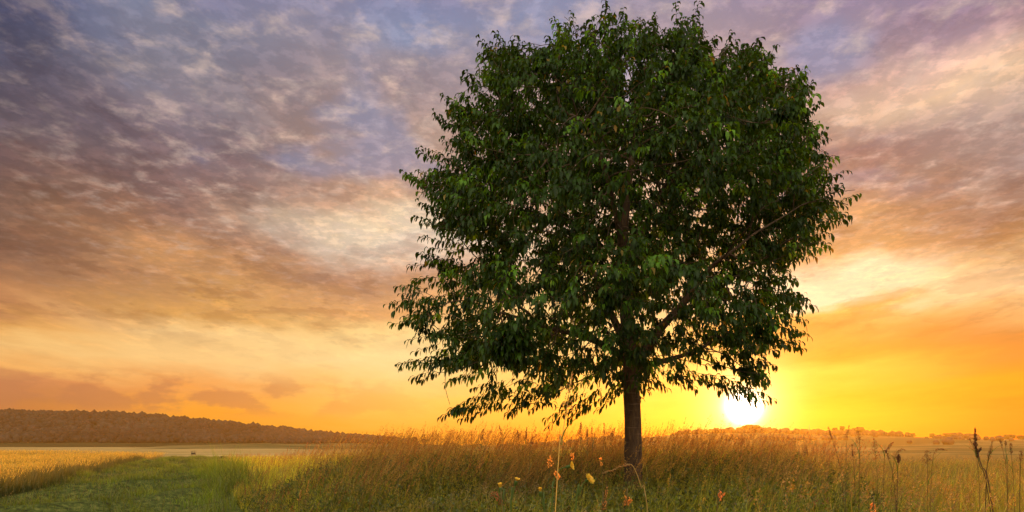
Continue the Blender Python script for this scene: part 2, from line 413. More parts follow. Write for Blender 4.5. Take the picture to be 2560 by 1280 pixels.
def tube(G, pts, rad, sides=8, col=(.5, .5, .5), cap=True, rough=0.0):
    pts = np.asarray(pts, dtype=float); n = len(pts); rad = np.broadcast_to(np.asarray(rad, dtype=float), (n,))
    tg = np.gradient(pts, axis=0) if n > 2 else np.tile(pts[-1] - pts[0], (n, 1)); tg = nrm(tg)
    ref = np.array([0, 1., 0]) if abs(tg[0][1]) < .8 else np.array([1., 0, 0])
    u = nrm(np.cross(tg, ref)); v = np.cross(tg, u)
    a = np.arange(sides) / sides * 2 * np.pi
    rr = rad[:, None] * (1 + (rough * (vnoise(np.stack([np.cos(a)[None] * 2.2 + pts[:, :1] * 3 + 20, np.sin(a)[None] * 2.2 + pts[:, 1:2] * 3 + 20, pts[:, 2:] * 2.5 + np.zeros((1, sides)) + 20], -1)) - .5) if rough else 0))
    V = pts[:, None] + rr[..., None] * (np.cos(a)[None, :, None] * u[:, None] + np.sin(a)[None, :, None] * v[:, None])
    V = V.reshape(-1, 3); i = (np.arange(n - 1)[:, None] * sides + np.arange(sides)[None]); j = (np.arange(n - 1)[:, None] * sides + (np.arange(sides)[None] + 1) % sides)
    Q = np.stack([i, j, j + sides, i + sides], -1).reshape(-1, 4)
    T = []
    if cap:
        V = np.vstack([V, pts[-1:]]); T = [[(n - 1) * sides + k, (n - 1) * sides + (k + 1) % sides, n * sides] for k in range(sides)]
    G.add(V, Q, T, col)
def box(G, c, s, col, rot=0.0):
    c = np.array(c, float); h = np.array(s, float) / 2
    v = np.array([[sx, sy, sz] for sx in (-1, 1) for sy in (-1, 1) for sz in (-1, 1)]) * h
    if rot:
        ca, sa = math.cos(rot), math.sin(rot); v = np.stack([v[:, 0] * ca - v[:, 1] * sa, v[:, 0] * sa + v[:, 1] * ca, v[:, 2]], -1)
    G.add(v + c, [[0, 1, 3, 2], [4, 6, 7, 5], [0, 4, 5, 1], [2, 3, 7, 6], [0, 2, 6, 4], [1, 5, 7, 3]], None, col)
for a_ in [
  (751, 1073, 15, 9, 1800, left_hill, 'small round tree poking above the left hill where it slopes down'),
  (978, 1091, 44, 10, 1290, right_hill, 'broad low tree on the ridge at the end of the left hill'),
  (1030, 1090, 34, 11, 1290, right_hill, 'hazy rounded tree on the ridge, right beside the broad low one'),
  (1062, 1096, 24, 9, 1290, right_hill, 'smaller hazy tree at the right end of the pair above the tall grass'),
  (1135, 1105, 24, 8, 1290, right_hill, 'low hazy bush-like tree where the ridge dips lowest left of the trunk'),
  (1878, 1059, 46, 16, 1290, right_hill, 'domed group-like tree directly under the setting sun'),
  (1850, 1066, 22, 8, 1290, right_hill, 'small orange-lit tree just left of the dome under the sun'),
  (2086, 1071, 14, 8, 1290, right_hill, 'small round tree left of the two large ones on the right ridge'),
  (2105, 1067, 14, 11, 1290, right_hill, 'upright tree close left of the large bushy tree on the right ridge'),
  (2147, 1069, 32, 15, 1290, right_hill, 'large bushy dome-shaped tree, widest on the right ridge'),
  (2252, 1083, 8, 8, 1290, right_hill, 'tiny pointed tree halfway along the right ridge'),
  (2277, 1084, 24, 10, 1290, right_hill, 'low spreading tree next to the tiny pointed tree on the right ridge'),
  (2330, 1085, 13, 10, 1290, right_hill, 'small flat-topped tree standing alone on the right ridge'),
  (2370, 1084, 26, 10, 1290, right_hill, 'rounded tree right of the flat-topped one on the right ridge'),
  (2522, 1087, 30, 12, 1290, right_hill, 'dark rounded tree near the right edge of the photo'),
  (2556, 1090, 24, 11, 1290, right_hill, 'dark tree cut by the right edge of the photo'),
]: far_tree(*a_)

# ---------------------------------------------------------------- mast and high seat
mp_ = at(2023, 1061, 1280); zb = float(right_hill(np.array([mp_.x]), np.array([1280.]))[0])
e = empty('radio_mast', (mp_.x, 1280, zb), 'thin radio mast on the ridge right of the sun', 'mast')
g_ = Geo(); tube(g_, [(mp_.x, 1280, zb - 1), (mp_.x, 1280, mp_.z)], [.45, .2], 6); g_.obj('pole', M_steel, e)
for dz in (2, 5):
    g_ = Geo(); box(g_, (mp_.x, 1280, mp_.z - dz), (2.6, .3, .3), (.2, .2, .2)); g_.obj('crossarm', M_steel, e)
D = 340; hx = (484 - 1280) / F * D; hz = float(height(np.array([hx]), np.array([float(D)]))[0])
e = empty('hunting_stand', (hx, D, hz), 'small timber high seat standing alone in the pale misty field', 'hunting stand')
for sx in (-1, 1):
    for sy in (-1, 1):
        g_ = Geo(); tube(g_, [(hx + sx * 1.0, D + sy * 1.0, hz), (hx + sx * .65, D + sy * .65, hz + 2.0)], [.1, .09], 6); g_.obj('leg', M_plank, e)
g_ = Geo(); box(g_, (hx, D, hz + 2.05), (1.7, 1.7, .1), (.2, .2, .2)); g_.obj('platform', M_plank, e)
g_ = Geo()
for c, s in [((0, -.8, .45), (1.6, .06, .7)), ((0, .8, .45), (1.6, .06, .7)), ((-.8, 0, .45), (.06, 1.53, .7)), ((.8, 0, .45), (.06, 1.53, .7)),
             ((-.75, -.75, 1.1), (.1, .1, .6)), ((.75, -.75, 1.1), (.1, .1, .6)), ((-.75, .75, 1.1), (.1, .1, .6)), ((.75, .75, 1.1), (.1, .1, .6))]:
    box(g_, (hx + c[0], D + c[1], hz + 2.1 + c[2]), s, (.2, .2, .2))
g_.obj('cabin', M_plank, e)
g_ = Geo(); g_.add([(hx + a, D + b, hz + c) for a, b, c in [(-1.05, -1.05, 3.5), (1.05, -1.05, 3.7), (1.05, 1.05, 3.7), (-1.05, 1.05, 3.5), (-1.05, -1.05, 3.6), (1.05, -1.05, 3.8), (1.05, 1.05, 3.8), (-1.05, 1.05, 3.6)]],
        [[0, 3, 2, 1], [4, 5, 6, 7], [0, 1, 5, 4], [1, 2, 6, 5], [2, 3, 7, 6], [3, 0, 4, 7]]); g_.obj('roof', M_plank, e)

# ---------------------------------------------------------------- the cherry tree
TY = 8.5
TS = TY / F
OUT = [(1510,8),(1560,25),(1640,40),(1700,18),(1742,12),(1762,60),(1790,100),(1830,92),(1900,92),(1938,125),(1962,172),(2000,160),(2036,200),(2042,262),(2060,330),(2082,400),(2100,432),(2086,468),(2135,488),(2108,545),(2070,572),(2060,612),(2022,642),(1985,690),(1990,732),(2032,755),(2008,790),(2022,822),(2002,862),(1950,852),(1938,905),(1930,985),(1880,972),(1830,968),(1760,940),(1700,955),(1655,965),(1625,1000),(1605,985),(1560,985),(1530,970),(1480,948),(1440,955),(1405,1000),(1372,1050),(1335,1015),(1280,1015),(1200,985),(1145,1028),(1112,1030),(1150,1000),(1190,965),(1120,945),(1040,932),(1002,905),(1060,905),(1100,870),(1032,842),(990,805),(1022,785),(980,750),(1000,712),(1045,690),(1090,700),(1032,655),(1080,645),(1118,600),(1062,592),(1058,548),(1082,530),(1055,515),(1060,480),(1016,436),(1052,428),(1050,378),(1090,402),(1130,410),(1110,350),(1088,290),(1110,240),(1150,238),(1188,242),(1170,180),(1202,152),(1205,100),(1240,92),(1290,90),(1322,105),(1372,90),(1385,50),(1430,42),(1480,52)]
OP = np.array(OUT, float)
# outline in metres in the plane of the trunk
OM = np.stack([(OP[:, 0] - 1280) * TS, EYE + (HOR - OP[:, 1]) * TS], -1)
def inside(poly, x, z):
    r = np.zeros(x.shape, bool); n = len(poly)
    for i in range(n):
        x1, z1 = poly[i]; x2, z2 = poly[(i + 1) % n]
        c = ((z1 > z) != (z2 > z)) & (x < (x2 - x1) * (z - z1) / (z2 - z1 + 1e-12) + x1); r ^= c
    return r
def edge_dist(poly, x, z):
    d = np.full(x.shape, 1e9); n = len(poly)
    for i in range(n):
        a = poly[i]; b = poly[(i + 1) % n]; ab = b - a
        t = np.clip(((x - a[0]) * ab[0] + (z - a[1]) * ab[1]) / (ab @ ab + 1e-12), 0, 1)
        d = np.minimum(d, np.hypot(x - a[0] - t * ab[0], z - a[1] - t * ab[1]))
    return d
def crown_ok(x, y, z):
    """inside the crown: the outline swept into a round body 2.6 m deep either way"""
    k = TY / y
    xs_, zs_ = x * k, EYE + (z - EYE) * k                 # the same spray seen against the trunk plane
    ok = inside(OM, xs_, zs_)
    d = edge_dist(OM, xs_, zs_)
    depth = 2.55 * np.sqrt(np.clip(1 - (1 - np.clip(d / 2.1, 0, 1)) ** 2, 0, 1)) + .12
    return ok & (np.abs(y - TY) < depth), d, np.abs(y - TY) / depth
n = 60000
ax = rng.uniform(-1.6, 4.6, n); ay = TY + rng.uniform(-2.6, 2.6, n); azz = rng.uniform(1.5, 7.1, n)
ok, dd, rel = crown_ok(ax, ay, azz)
shell = np.maximum(rel, 1 - np.clip(dd / 1.8, 0, 1))
tier = vnoise(np.stack([ax * .9 + 10, ay * .9, azz * 2.6 + 5], -1))
tier = tier + .2 * ss(1.5 - np.abs(ax - 1.7), 0, .8) * ss(azz, 3.3, 4.2) * (1 - ss(azz, 6, 6.5))
thr = np.where(azz < 4.3, .43, .33)
pk = (.35 + .65 * shell ** 1.5) * (tier > thr)
keep = ok & (rng.random(n) < pk) & (azz > 2.05 - .3 * (np.abs(ax - 1.5) > .8))
A = np.stack([ax, ay, azz], -1)[keep][:6800]
# tips that carry the outline
cx0, cz0 = 1.45, 4.0
tipA = []
for k, (x, z) in enumerate(OM):
    if k % 1 == 0 and not (1.35 < x < 1.75 and z < 2.1):
        yy = TY + rng.uniform(-.5, .5)
        for s_ in (0.14, .32, .55, .85):
            dx, dz = cx0 - x, (cz0 - .8) - z; l_ = math.hypot(dx, dz)
            if z < 3: dz *= .35
            tipA.append((x + dx / l_ * s_, yy, z + dz / l_ * s_))
A = np.vstack([A, np.array(tipA)])
# trunk path
tp = [(1584,1300),(1583,1200),(1583,1100),(1581,1020),(1579,950),(1572,860),(1563,760),(1561,650),(1562,560),(1572,450),(1584,340),(1590,240)]
tpm = np.array([[(a - 1280) * TS, TY, EYE + (HOR - b) * TS] for a, b in tp])
tpm[:, 1] += np.array([0, 0, 0, 0, 0, .02, .04, .03, 0, -.05, -.05, -.03])
seg = [tpm[0]]
for a, b in zip(tpm[:-1], tpm[1:]):
    m_ = max(1, int(np.linalg.norm(b - a) / .11))
    for i in range(1, m_ + 1): seg.append(a + (b - a) * i / m_)
nodes = [np.array(p) for p in seg]; par = [-1] + list(range(len(seg) - 1)); ntrunk = len(nodes)
# two leading limbs that fork off the trunk as in the photo
LIMB = {}
def limb(path, start_py, r0=.05):
    j = min(range(ntrunk), key=lambda i: abs(nodes[i][2] - (EYE + (HOR - start_py) * TS))); prev = j
    a = nodes[j]
    for (px, py, oy) in path:
        b = np.array([(px - 1280) * TS, TY + oy, EYE + (HOR - py) * TS]); m_ = max(1, int(np.linalg.norm(b - a) / .11))
        for i in range(1, m_ + 1):
            nodes.append(a + (b - a) * i / m_); par.append(prev); prev = len(nodes) - 1; LIMB[prev] = r0; r0 *= .945
        a = b
limb([(1612,880,-.05),(1645,825,-.15),(1690,775,-.3),(1740,700,-.5)], 935, .068)
limb([(1540,800,.1),(1515,730,.25),(1490,650,.4),(1455,560,.5)], 890, .058)
limb([(1640,905,.2),(1720,880,.5),(1800,850,.7)], 925)
limb([(1520,870,-.1),(1450,845,-.2),(1350,830,-.4)], 905)
limb([(1590,600,.3),(1650,500,.7),(1700,400,.9)], 690)
limb([(1540,600,-.3),(1500,500,-.7),(1440,400,-1.0)], 700)
Np = np.array(nodes)
best = np.full(len(A), 1e9); bi = np.zeros(len(A), int)
valid = np.array([i > 20 or i >= ntrunk for i in range(len(Np))])
def upd(start):
    global best, bi
    for s0 in range(start, len(Np)):
        if not valid[s0] or (s0 < ntrunk and Np[s0][2] < 1.95): continue
        d = np.linalg.norm(A - Np[s0], axis=1) 
        m_ = d < best; best[m_] = d[m_]; bi[m_] = s0
upd(0)
STEP = .10; par = list(par)
alive = np.ones(len(A), bool)
for it in range(170):
    act = alive & (best < 2.6)
    if not act.any(): break
    new = []; newp = []
    for j in np.unique(bi[act]):
        sel = act & (bi == j)
        v = nrm(A[sel] - Np[j]).mean(0)
        l_ = np.linalg.norm(v)
        if l_ < .05: v = nrm(A[sel][0] - Np[j])
        pd = Np[j] - Np[par[j]] if par[j] >= 0 else np.array([0, 0, 1.])
        v = nrm(v) + nrm(pd) * .35 + rng.normal(0, .10, 3)
        v = nrm(v); q = Np[j] + v * STEP
        new.append(q); newp.append(j)
    s0 = len(Np); Np = np.vstack([Np, new]); par += newp; valid = np.concatenate([valid, np.ones(len(new), bool)])
    upd(s0); alive &= best > .14
nn = len(Np); par = np.array(par)
kids = [[] for _ in range(nn)]
for i in range(nn):
    if par[i] >= 0: kids[par[i]].append(i)
# subtree tip counts: parents always precede children
cnt = np.zeros(nn); lenb = np.zeros(nn)
for i in range(nn - 1, -1, -1):
    if not kids[i]: cnt[i] = 1
    if par[i] >= 0: cnt[par[i]] += cnt[i]; lenb[par[i]] = max(lenb[par[i]], lenb[i] + STEP)
rad = .0032 * cnt ** .44
tz = Np[:ntrunk, 2]
rt_ = np.interp(tz, [.2, .5, .9, 1.4, 2.0, 2.6, 3.3, 4.2, 5.8], [.21, .145, .110, .103, .100, .088, .066, .045, .016])
rad[:ntrunk] = np.maximum(rt_, rad[:ntrunk] * 0)
for i, v_ in LIMB.items(): rad[i] = max(rad[i], v_)
for i in range(ntrunk, nn): rad[i] = min(rad[i], rad[par[i]] * .93)
print('skeleton', nn, 'attractors', len(A), 'tips', int(cnt[0]))
tree = empty('cherry_tree', tuple(tpm[0]), 'big leafy cherry tree with a rounded dark green crown and straight brown trunk', 'tree')
gt = Geo(); pts = Np[:ntrunk].copy(); pts[0, 2] -= .1
tube(gt, pts, rad[:ntrunk], 22, (.2, .15, .1), rough=.32)
gt.obj('trunk', M_bark, tree, smooth=True)
def chains(root):
    out = []; st_ = [(root, par[root])]
    while st_:
        i, p = st_.pop(); ch = [p, i]
        while kids[i]:
            ks = sorted(kids[i], key=lambda k: -cnt[k])
            for k in ks[1:]: st_.append((k, i))
            i = ks[0]; ch.append(i)
        out.append(ch)
    return out
roots = [k for i in range(ntrunk) for k in kids[i] if k >= ntrunk]
roots.sort(key=lambda k: -cnt[k])
def tube_chain(G, ch):
    p = Np[ch].copy(); r = rad[ch].copy(); r[0] = r[1]
    if len(ch) > 3: p[1:-1] = (p[:-2] + p[2:] + 2 * p[1:-1]) / 4
    tube(G, p, r, 9 if r[0] > .02 else (6 if r[0] > .008 else 4), (.2, .15, .1))
gtw = Geo()
for q, r_ in enumerate(roots):
    if q < 14:
        gl = Geo()
        for ch in chains(r_): tube_chain(gl if rad[ch[1]] > .0085 else gtw, ch)
        if gl.n: gl.obj('limb', M_bark, tree, smooth=True)
    else:
        for ch in chains(r_): tube_chain(gtw, ch)
# shoots with leaves
cc = np.array([1.5, TY, 3.9])
sh_p, sh_d, sh_l = [], [], []
def add_shoot(p, d, l_): sh_p.append(p); sh_d.append(d); sh_l.append(l_)
for i in range(ntrunk, nn):
    if cnt[i] > 4 or lenb[i] > .8: continue
    bd = nrm(Np[i] - Np[par[i]]); outw = nrm((Np[i] - cc) * np.array([1, 1, .35]))
    top = np.clip((Np[i][2] - 3.2) / 3, 0, 1)
    upb = np.array([0, 0, .05 + .75 * top])
    tip = not kids[i]
    m_ = 2 if tip else (1 if rng.random() < .92 else 0)
    for q in range(m_):
        d = nrm(bd * (.9 if tip else .3) + outw * .45 + upb + rng.normal(0, .38 if tip else .55, 3))
        add_shoot(Np[i], d, rng.uniform(.20, .36) if tip else rng.uniform(.12, .26))
for k in range(26):                                     # leafy sprouts on the trunk under the crown
    a = rng.uniform(0, 2 * np.pi); zt = rng.uniform(1.93, 2.7)
    p = np.array([np.interp(zt, tpm[:, 2], tpm[:, 0]) + math.cos(a) * .1, TY + math.sin(a) * .1, zt])
    add_shoot(p, nrm(np.array([math.cos(a) * 1.1, math.sin(a), -.2 + rng.normal(0, .3)])), rng.uniform(.15, .3))
sh_p = np.array(sh_p); sh_d = np.array(sh_d); sh_l = np.array(sh_l)
nreg = len(sh_p)
# sprays that stick out of the crown all round: bare twig tips with drooping leaves
ex_p, ex_d, ex_l = [], [], []
for k, (x, z) in enumerate(OM):
    if 1.35 < x < 1.75 and z < 2.1: continue
    dx, dz = x - cx0, z - (cz0 - .8)
    if z < 3: dz *= .3
    l_ = math.hypot(dx, dz); o_ = np.array([dx / l_, 0, dz / l_])
    dk_ = lambda j: math.hypot(OM[j % len(OM)][0] - cx0, OM[j % len(OM)][1] - cz0)
    fing = dk_(k) > dk_(k - 1) and dk_(k) > dk_(k + 1)
    for q in range(13 if fing else 2):
        yy = TY + rng.uniform(-.45, .45) * (q > 0); back_ = .24 + .085 * q
        kq = yy / TY
        p = np.array([x * kq, yy, EYE + (z - EYE) * kq]) - o_ * back_ + rng.normal(0, .05 * (q > 0), 3)
        ex_p.append(p); ex_d.append(nrm(o_ + np.array([0, rng.normal(0, .2), .12 if z > 4.6 else -.02]) + rng.normal(0, .08 + .1 * (q > 0), 3))); ex_l.append(.30)
tipp = sh_p + sh_d * sh_l[:, None]; kk = TY / tipp[:, 1]; tx_, tz_ = tipp[:, 0] * kk, EYE + (tipp[:, 2] - EYE) * kk
gap_ = vnoise(np.stack([sh_p[:, 0] * 1.5 + 7, sh_p[:, 1] * 1.0 + 3, sh_p[:, 2] * 3.3 + 11], -1))
low_ = 1 - ss(sh_p[:, 2], 3.2, 4.8)
okg = (gap_ > .17 + .18 * low_ - .1 * ss(1.5 - np.abs(sh_p[:, 0] - 1.7), 0, .8) * (sh_p[:, 2] > 3.5)) & (rng.random(len(sh_p)) > .12 * low_)
pock = vnoise(np.stack([sh_p[:, 0] * 2.6 + 9, sh_p[:, 1] * 1.2 + 3, sh_p[:, 2] * 2.9 + 17], -1))
okg &= (pock > .27) | (sh_p[:, 1] > TY - .9)
kp = (inside(OM, tx_, tz_) & okg & (edge_dist(OM, tx_, tz_) > rng.uniform(.02, .22, len(tx_)))) | (np.arange(len(sh_p)) >= len(sh_p) - 26)
sh_p, sh_d, sh_l = np.vstack([sh_p[kp], ex_p]), np.vstack([sh_d[kp], ex_d]), np.concatenate([sh_l[kp], ex_l])
# drop shoots whose tip would leave the crown by far
ns = len(sh_p); KL = 15
print('shoots', ns)
for q in range(ns):
    t_ = np.linspace(0, 1, 4)[:, None]
    pts = sh_p[q] + sh_d[q] * t_ * sh_l[q] + np.array([0, 0, -.10]) * t_ ** 2 * sh_l[q]
    tube(gtw, pts, [.0032, .0027, .0022, .0014], 3, (.2, .15, .1))
gtw.obj('twigs', M_bark, tree)
t = (np.arange(KL) + .6)[None] / KL + rng.normal(0, .03, (ns, KL)); t = np.clip(t, .08, 1.0)
B = sh_p[:, None] + sh_d[:, None] * (t * sh_l[:, None])[..., None] + np.array([0, 0, -.10]) * ((t ** 2) * sh_l[:, None])[..., None]
u = nrm(np.cross(sh_d, np.array([0, 0, 1.]) + rng.normal(0, .05, (ns, 3)))); v = np.cross(sh_d, u)
ph = (np.arange(KL) * 2.4)[None] + rng.uniform(0, 6.28, (ns, 1))
radial = np.cos(ph)[..., None] * u[:, None] + np.sin(ph)[..., None] * v[:, None]
d0 = nrm(radial + sh_d[:, None] * (.5 + t[..., None] * .5) + np.array([0, 0, .15]) + rng.normal(0, .15, (ns, KL, 3)))
B = B.reshape(-1, 3); d0 = d0.reshape(-1, 3); nl = len(B)
ln = rng.uniform(.060, .118, nl); wd = ln * rng.uniform(.16, .21, nl); droop = rng.uniform(1.2, 2.4, nl)
st = [B]; cur = B; seglen = ln / 4
dirs = []
for k in range(4):
    dk = nrm(d0 * (1 - k * .2) + np.array([0, 0, -1.]) * (droop * (k + .9) / 4)[:, None]); dirs.append(dk)
    cur = cur + dk * seglen[:, None] * (1.25 if k == 0 else 1); st.append(cur)
side = nrm(np.cross(dirs[1], np.array([0, 0, 1.])) + rng.normal(0, .25, (nl, 3)))
Vl = np.zeros((nl, 11, 3))
for k in range(5): Vl[:, k] = st[k]
for k, wf in zip((1, 2, 3), (.72, 1.0, .66)):
    nk = nrm(np.cross(side, dirs[k])); off = side * (wd * wf)[:, None]; up_ = nk * (wd * wf * .35)[:, None]
    Vl[:, 5 + (k - 1) * 2] = st[k] + off + up_; Vl[:, 6 + (k - 1) * 2] = st[k] - off + up_
Ql = np.array([[1, 5, 7, 2], [1, 2, 8, 6], [2, 7, 9, 3], [2, 3, 10, 8]]); Tl = np.array([[0, 5, 1], [0, 1, 6], [3, 9, 4], [3, 4, 10]])
off = (np.arange(nl) * 11)[:, None, None]
base = np.array([[.023, .056, .004]]) * rng.uniform(.6, 1.35, (nl, 1)) + rng.random((nl, 1)) * np.array([[.008, .010, 0]])
shoot_tint = np.repeat(rng.uniform(.55, 1.25, (ns, 1)) + 2.9 * (rng.random((ns, 1)) < .20) * rng.random((ns, 1)), KL, axis=0)  # random young-leaf tone per shoot; the brightest ones are painted highlights
base = base * shoot_tint
yel = rng.random(nl) < .008; base[yel] = np.array([.22, .16, .03]) * rng.uniform(.7, 1.2, (yel.sum(), 1))
build('crown', Vl.reshape(-1, 3), (Ql[None] + off).reshape(-1, 4), (Tl[None] + off).reshape(-1, 3), M_leaf, tree, np.repeat(base, 11, axis=0))
print('leaves', nl)

# ---------------------------------------------------------------- grasses
def blades(G, P, h, w, ang, bend, C, nseg=3, tipc=None, twist=None):
    n = len(P); t = np.linspace(0, 1, nseg + 1)[None, :, None]
    lv = np.stack([np.cos(ang), np.sin(ang), np.zeros(n)], -1)[:, None]
    h_ = h[:, None, None]; b_ = bend[:, None, None]
    c = P[:, None] + np.array([0, 0, 1.]) * h_ * (t - .35 * b_ * t ** 2) + lv * h_ * b_ * t ** 2
    wa = rng.uniform(0, np.pi, n) if twist is None else twist
    wv = np.stack([np.cos(wa), np.sin(wa), np.zeros(n)], -1)[:, None]
    ww = (w[:, None, None] * .5) * np.clip(1.05 - t ** 1.8, .06, 1)
    V = np.stack([c - wv * ww, c + wv * ww], 2).reshape(-1, 3)
    k = (nseg + 1) * 2
    q = np.array([[2 * i, 2 * i + 1, 2 * i + 3, 2 * i + 2] for i in range(nseg)])
    Q = (q[None] + (np.arange(n) * k)[:, None, None]).reshape(-1, 4)
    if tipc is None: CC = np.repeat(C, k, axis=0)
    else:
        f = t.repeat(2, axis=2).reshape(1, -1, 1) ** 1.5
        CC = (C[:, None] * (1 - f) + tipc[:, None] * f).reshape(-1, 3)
    G.add(V, Q, None, CC)
    return c[:, -1], nrm(c[:, -1] - c[:, -2])
def heads(G, T, Dr, L_, Rr, K, C, sl, sw, spread=.5, droop=0.0):
    """panicles: K spikelets on each stem end T, running back along -Dr over length L_"""
    n = len(T); s = rng.random((n, K)) ** .85
    a = rng.uniform(0, 2 * np.pi, (n, K))
    u = nrm(np.cross(Dr, np.array([.31, .22, .9]))); v = np.cross(Dr, u)
    prof = (.15 + s ** .8) * (1.05 - s ** 3 * .5)
    rr = Rr[:, None] * prof * np.sqrt(rng.random((n, K)))
    rd = np.cos(a)[..., None] * u[:, None] + np.sin(a)[..., None] * v[:, None]
    c = T[:, None] - Dr[:, None] * (s * L_[:, None])[..., None] + rd * rr[..., None]
    c[..., 2] -= droop * rr
    ax_ = nrm(Dr[:, None] + rd * spread + rng.normal(0, .25, (n, K, 3)) - np.array([0, 0, droop]))
    sd = nrm(np.cross(ax_, rng.normal(0, 1, (n, K, 3))))
    l2 = sl * rng.uniform(.7, 1.3, (n, K, 1)); w2 = sw * rng.uniform(.7, 1.3, (n, K, 1))
    V = np.stack([c - ax_ * l2 * .5, c + sd * w2 * .5, c + ax_ * l2 * .5, c - sd * w2 * .5], 2).reshape(-1, 3)
    Q = np.arange(n * K * 4).reshape(-1, 4)
    CC = np.repeat(np.repeat(C, K, axis=0) * rng.uniform(.75, 1.25, (n * K, 1)), 4, axis=0)
    G.add(V, Q, None, CC)
def jitter(c, n, a=.3): return np.array([c]) * rng.uniform(1 - a, 1 + a, (n, 1)) * rng.uniform(.92, 1.08, (n, 3))
def scatter(n, y0, y1, xl, xr, yp=1.0):
    y = y0 + (y1 - y0) * rng.random(n) ** yp; x = xl(y) + (xr(y) - xl(y)) * rng.random(n)
    return x, y
def place(x, y): return np.stack([x, y, height(x, y) - .02], -1)
bl = lambda y: bank_left(y) - .3
br = lambda y: .42 * y + .9
def tall_scale(x, y):  # how tall the sward stands: lower at the rim of the bank and further off
    e = ss(x - bank_left(y), -.4, 1.6) * .55 + .45
    return e * np.interp(y, [2, 6, 10, 14, 24, 60], [.88, .86, .88, .84, .7, .55]) * (.70 + .34 * n2d(x, y, .9, 6.) + .26 * n2d(x, y, 2.6, 16.))

# blades of the tall meadow
G = Geo()
x, y = scatter(70000, 2.4, 24, bl, br, .85); x2, y2 = scatter(26000, 22, 60, bl, lambda y: .45 * y, .8); x = np.append(x, x2); y = np.append(y, y2); n = len(x); sc_ = tall_scale(x, y)
mixc = n2d(x, y, .7, 1.)[:, None]
C = jitter((.135, .20, .018), n) * mixc + jitter((.19, .20, .03), n) * (1 - mixc)
straw = rng.random(n) < .13; C[straw] = jitter((.42, .32, .09), int(straw.sum()))
C *= (.5 + 1.0 * n2d(x, y, 2.4, 37.))[:, None]
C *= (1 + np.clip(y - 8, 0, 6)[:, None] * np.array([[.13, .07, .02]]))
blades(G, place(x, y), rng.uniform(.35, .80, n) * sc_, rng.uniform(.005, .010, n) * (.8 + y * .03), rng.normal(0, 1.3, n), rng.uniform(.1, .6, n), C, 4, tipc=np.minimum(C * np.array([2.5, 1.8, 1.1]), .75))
# long coarse blades nearest the camera
y = rng.uniform(2.0, 4.6, 1500); x = y * rng.uniform(-.16, .78, 1500); n = len(x)
C = jitter((.17, .20, .025), n); yl = rng.random(n) < .35; C[yl] = jitter((.38, .30, .07), int(yl.sum()))
blades(G, place(x, y), rng.uniform(.55, 1.0, n) * np.interp(y, [2, 4.6], [1.0, .95]), rng.uniform(.005, .010, n), rng.uniform(0, 6.28, n), rng.uniform(.05, .6, n), C, 6, tipc=np.minimum(C * np.array([1.7, 1.3, .9]), .7))
# leafy weeds between them
x, y = scatter(9000, 2.6, 14, bl, br, .9); n = len(x); sc_ = tall_scale(x, y)
T, Dr = blades(G, place(x, y), rng.uniform(.45, .75, n) * sc_, np.full(n, .004), rng.normal(0, 1.5, n), rng.uniform(0, .2, n), jitter((.05, .07, .02), n), 3)
heads(G, T, Dr, rng.uniform(.3, .5, n) * sc_, rng.uniform(.05, .09, n), 20, jitter((.11, .125, .02), n, .5), .045, .020, .9, .2)
tg_ = G.obj('tall_grass', M_grass); tag(tg_, 'tall green and straw-coloured meadow grass on the bank round the tree', 'grass', kind='stuff')

# seeding stalks
G = Geo()
def stalks(n, y0, y1, xl, xr, h, head, Lh, Rh, K, stemc, headc, sl=.014, sw=.005, lean=(.1, .35), droop=.1, yp=.9, cond=None, spread=.5):
    x, y = scatter(n, y0, y1, xl, xr, yp)
    if cond is not None: k = cond(x, y); x, y = x[k], y[k]
    n = len(x); sc_ = tall_scale(x, y)
    T, Dr = blades(G, place(x, y), rng.uniform(*h, n) * sc_, np.full(n, .0032) * (.7 + y * .04), rng.normal(0.1, .7, n), rng.uniform(*lean, n), jitter(stemc, n, .2), 4)
    heads(G, T, Dr, rng.uniform(*Lh, n), rng.uniform(*Rh, n), K, jitter(headc, n, .3), sl, sw, spread, droop)
near_ = lambda x, y: rng.random(len(x)) < np.clip(.08 + (y - 7) * .15, .08, 1)
stalks(8500, 3, 24, bl, br, (.70, 1.02), 0, (.10, .18), (.015, .04), 22, (.18, .16, .05), (.40, .30, .09), cond=near_)
stalks(4200, 3.5, 17, bl, lambda y: .02 * y + .4, (.42, .80), 0, (.10, .17), (.04, .07), 26, (.12, .12, .05), (.34, .29, .15), .013, .006, cond=lambda x, y: n2d(x, y, .8, 17.) > .38)
stalks(1800, 8, 20, bl, br, (1.0, 1.25), 0, (.10, .2), (.008, .014), 22, (.16, .13, .05), (.30, .14, .05), .018, .007, spread=.1)
stalks(900, 8, 18, lambda y: -.22 * y, br, (1.05, 1.38), 0, (.14, .24), (.03, .06), 34, (.16, .13, .05), (.36, .17, .05), .016, .006)
stalks(2600, 5, 20, lambda y: .12 * y, br, (.7, 1.05), 0, (.12, .2), (.02, .06), 24, (.24, .18, .04), (.50, .34, .07), cond=near_)
stalks(3500, 24, 58, bl, lambda y: .4 * y, (.7, 1.1), 0, (.14, .25), (.03, .07), 14, (.2, .14, .05), (.34, .20, .09), .03, .012)
tuft_c = [(at(p_, 1100, yd).x, yd) for p_, yd in ((885, 11.5), (915, 12), (962, 11), (1000, 12.5), (1040, 11), (1108, 11.5), (1180, 12), (760, 13), (1530, 10.5), (1700, 11), (1790, 12))]
tuft_c += [(at(rng.uniform(820, 1950), 1100, q_).x, q_) for q_ in rng.uniform(7.5, 14, 34)]
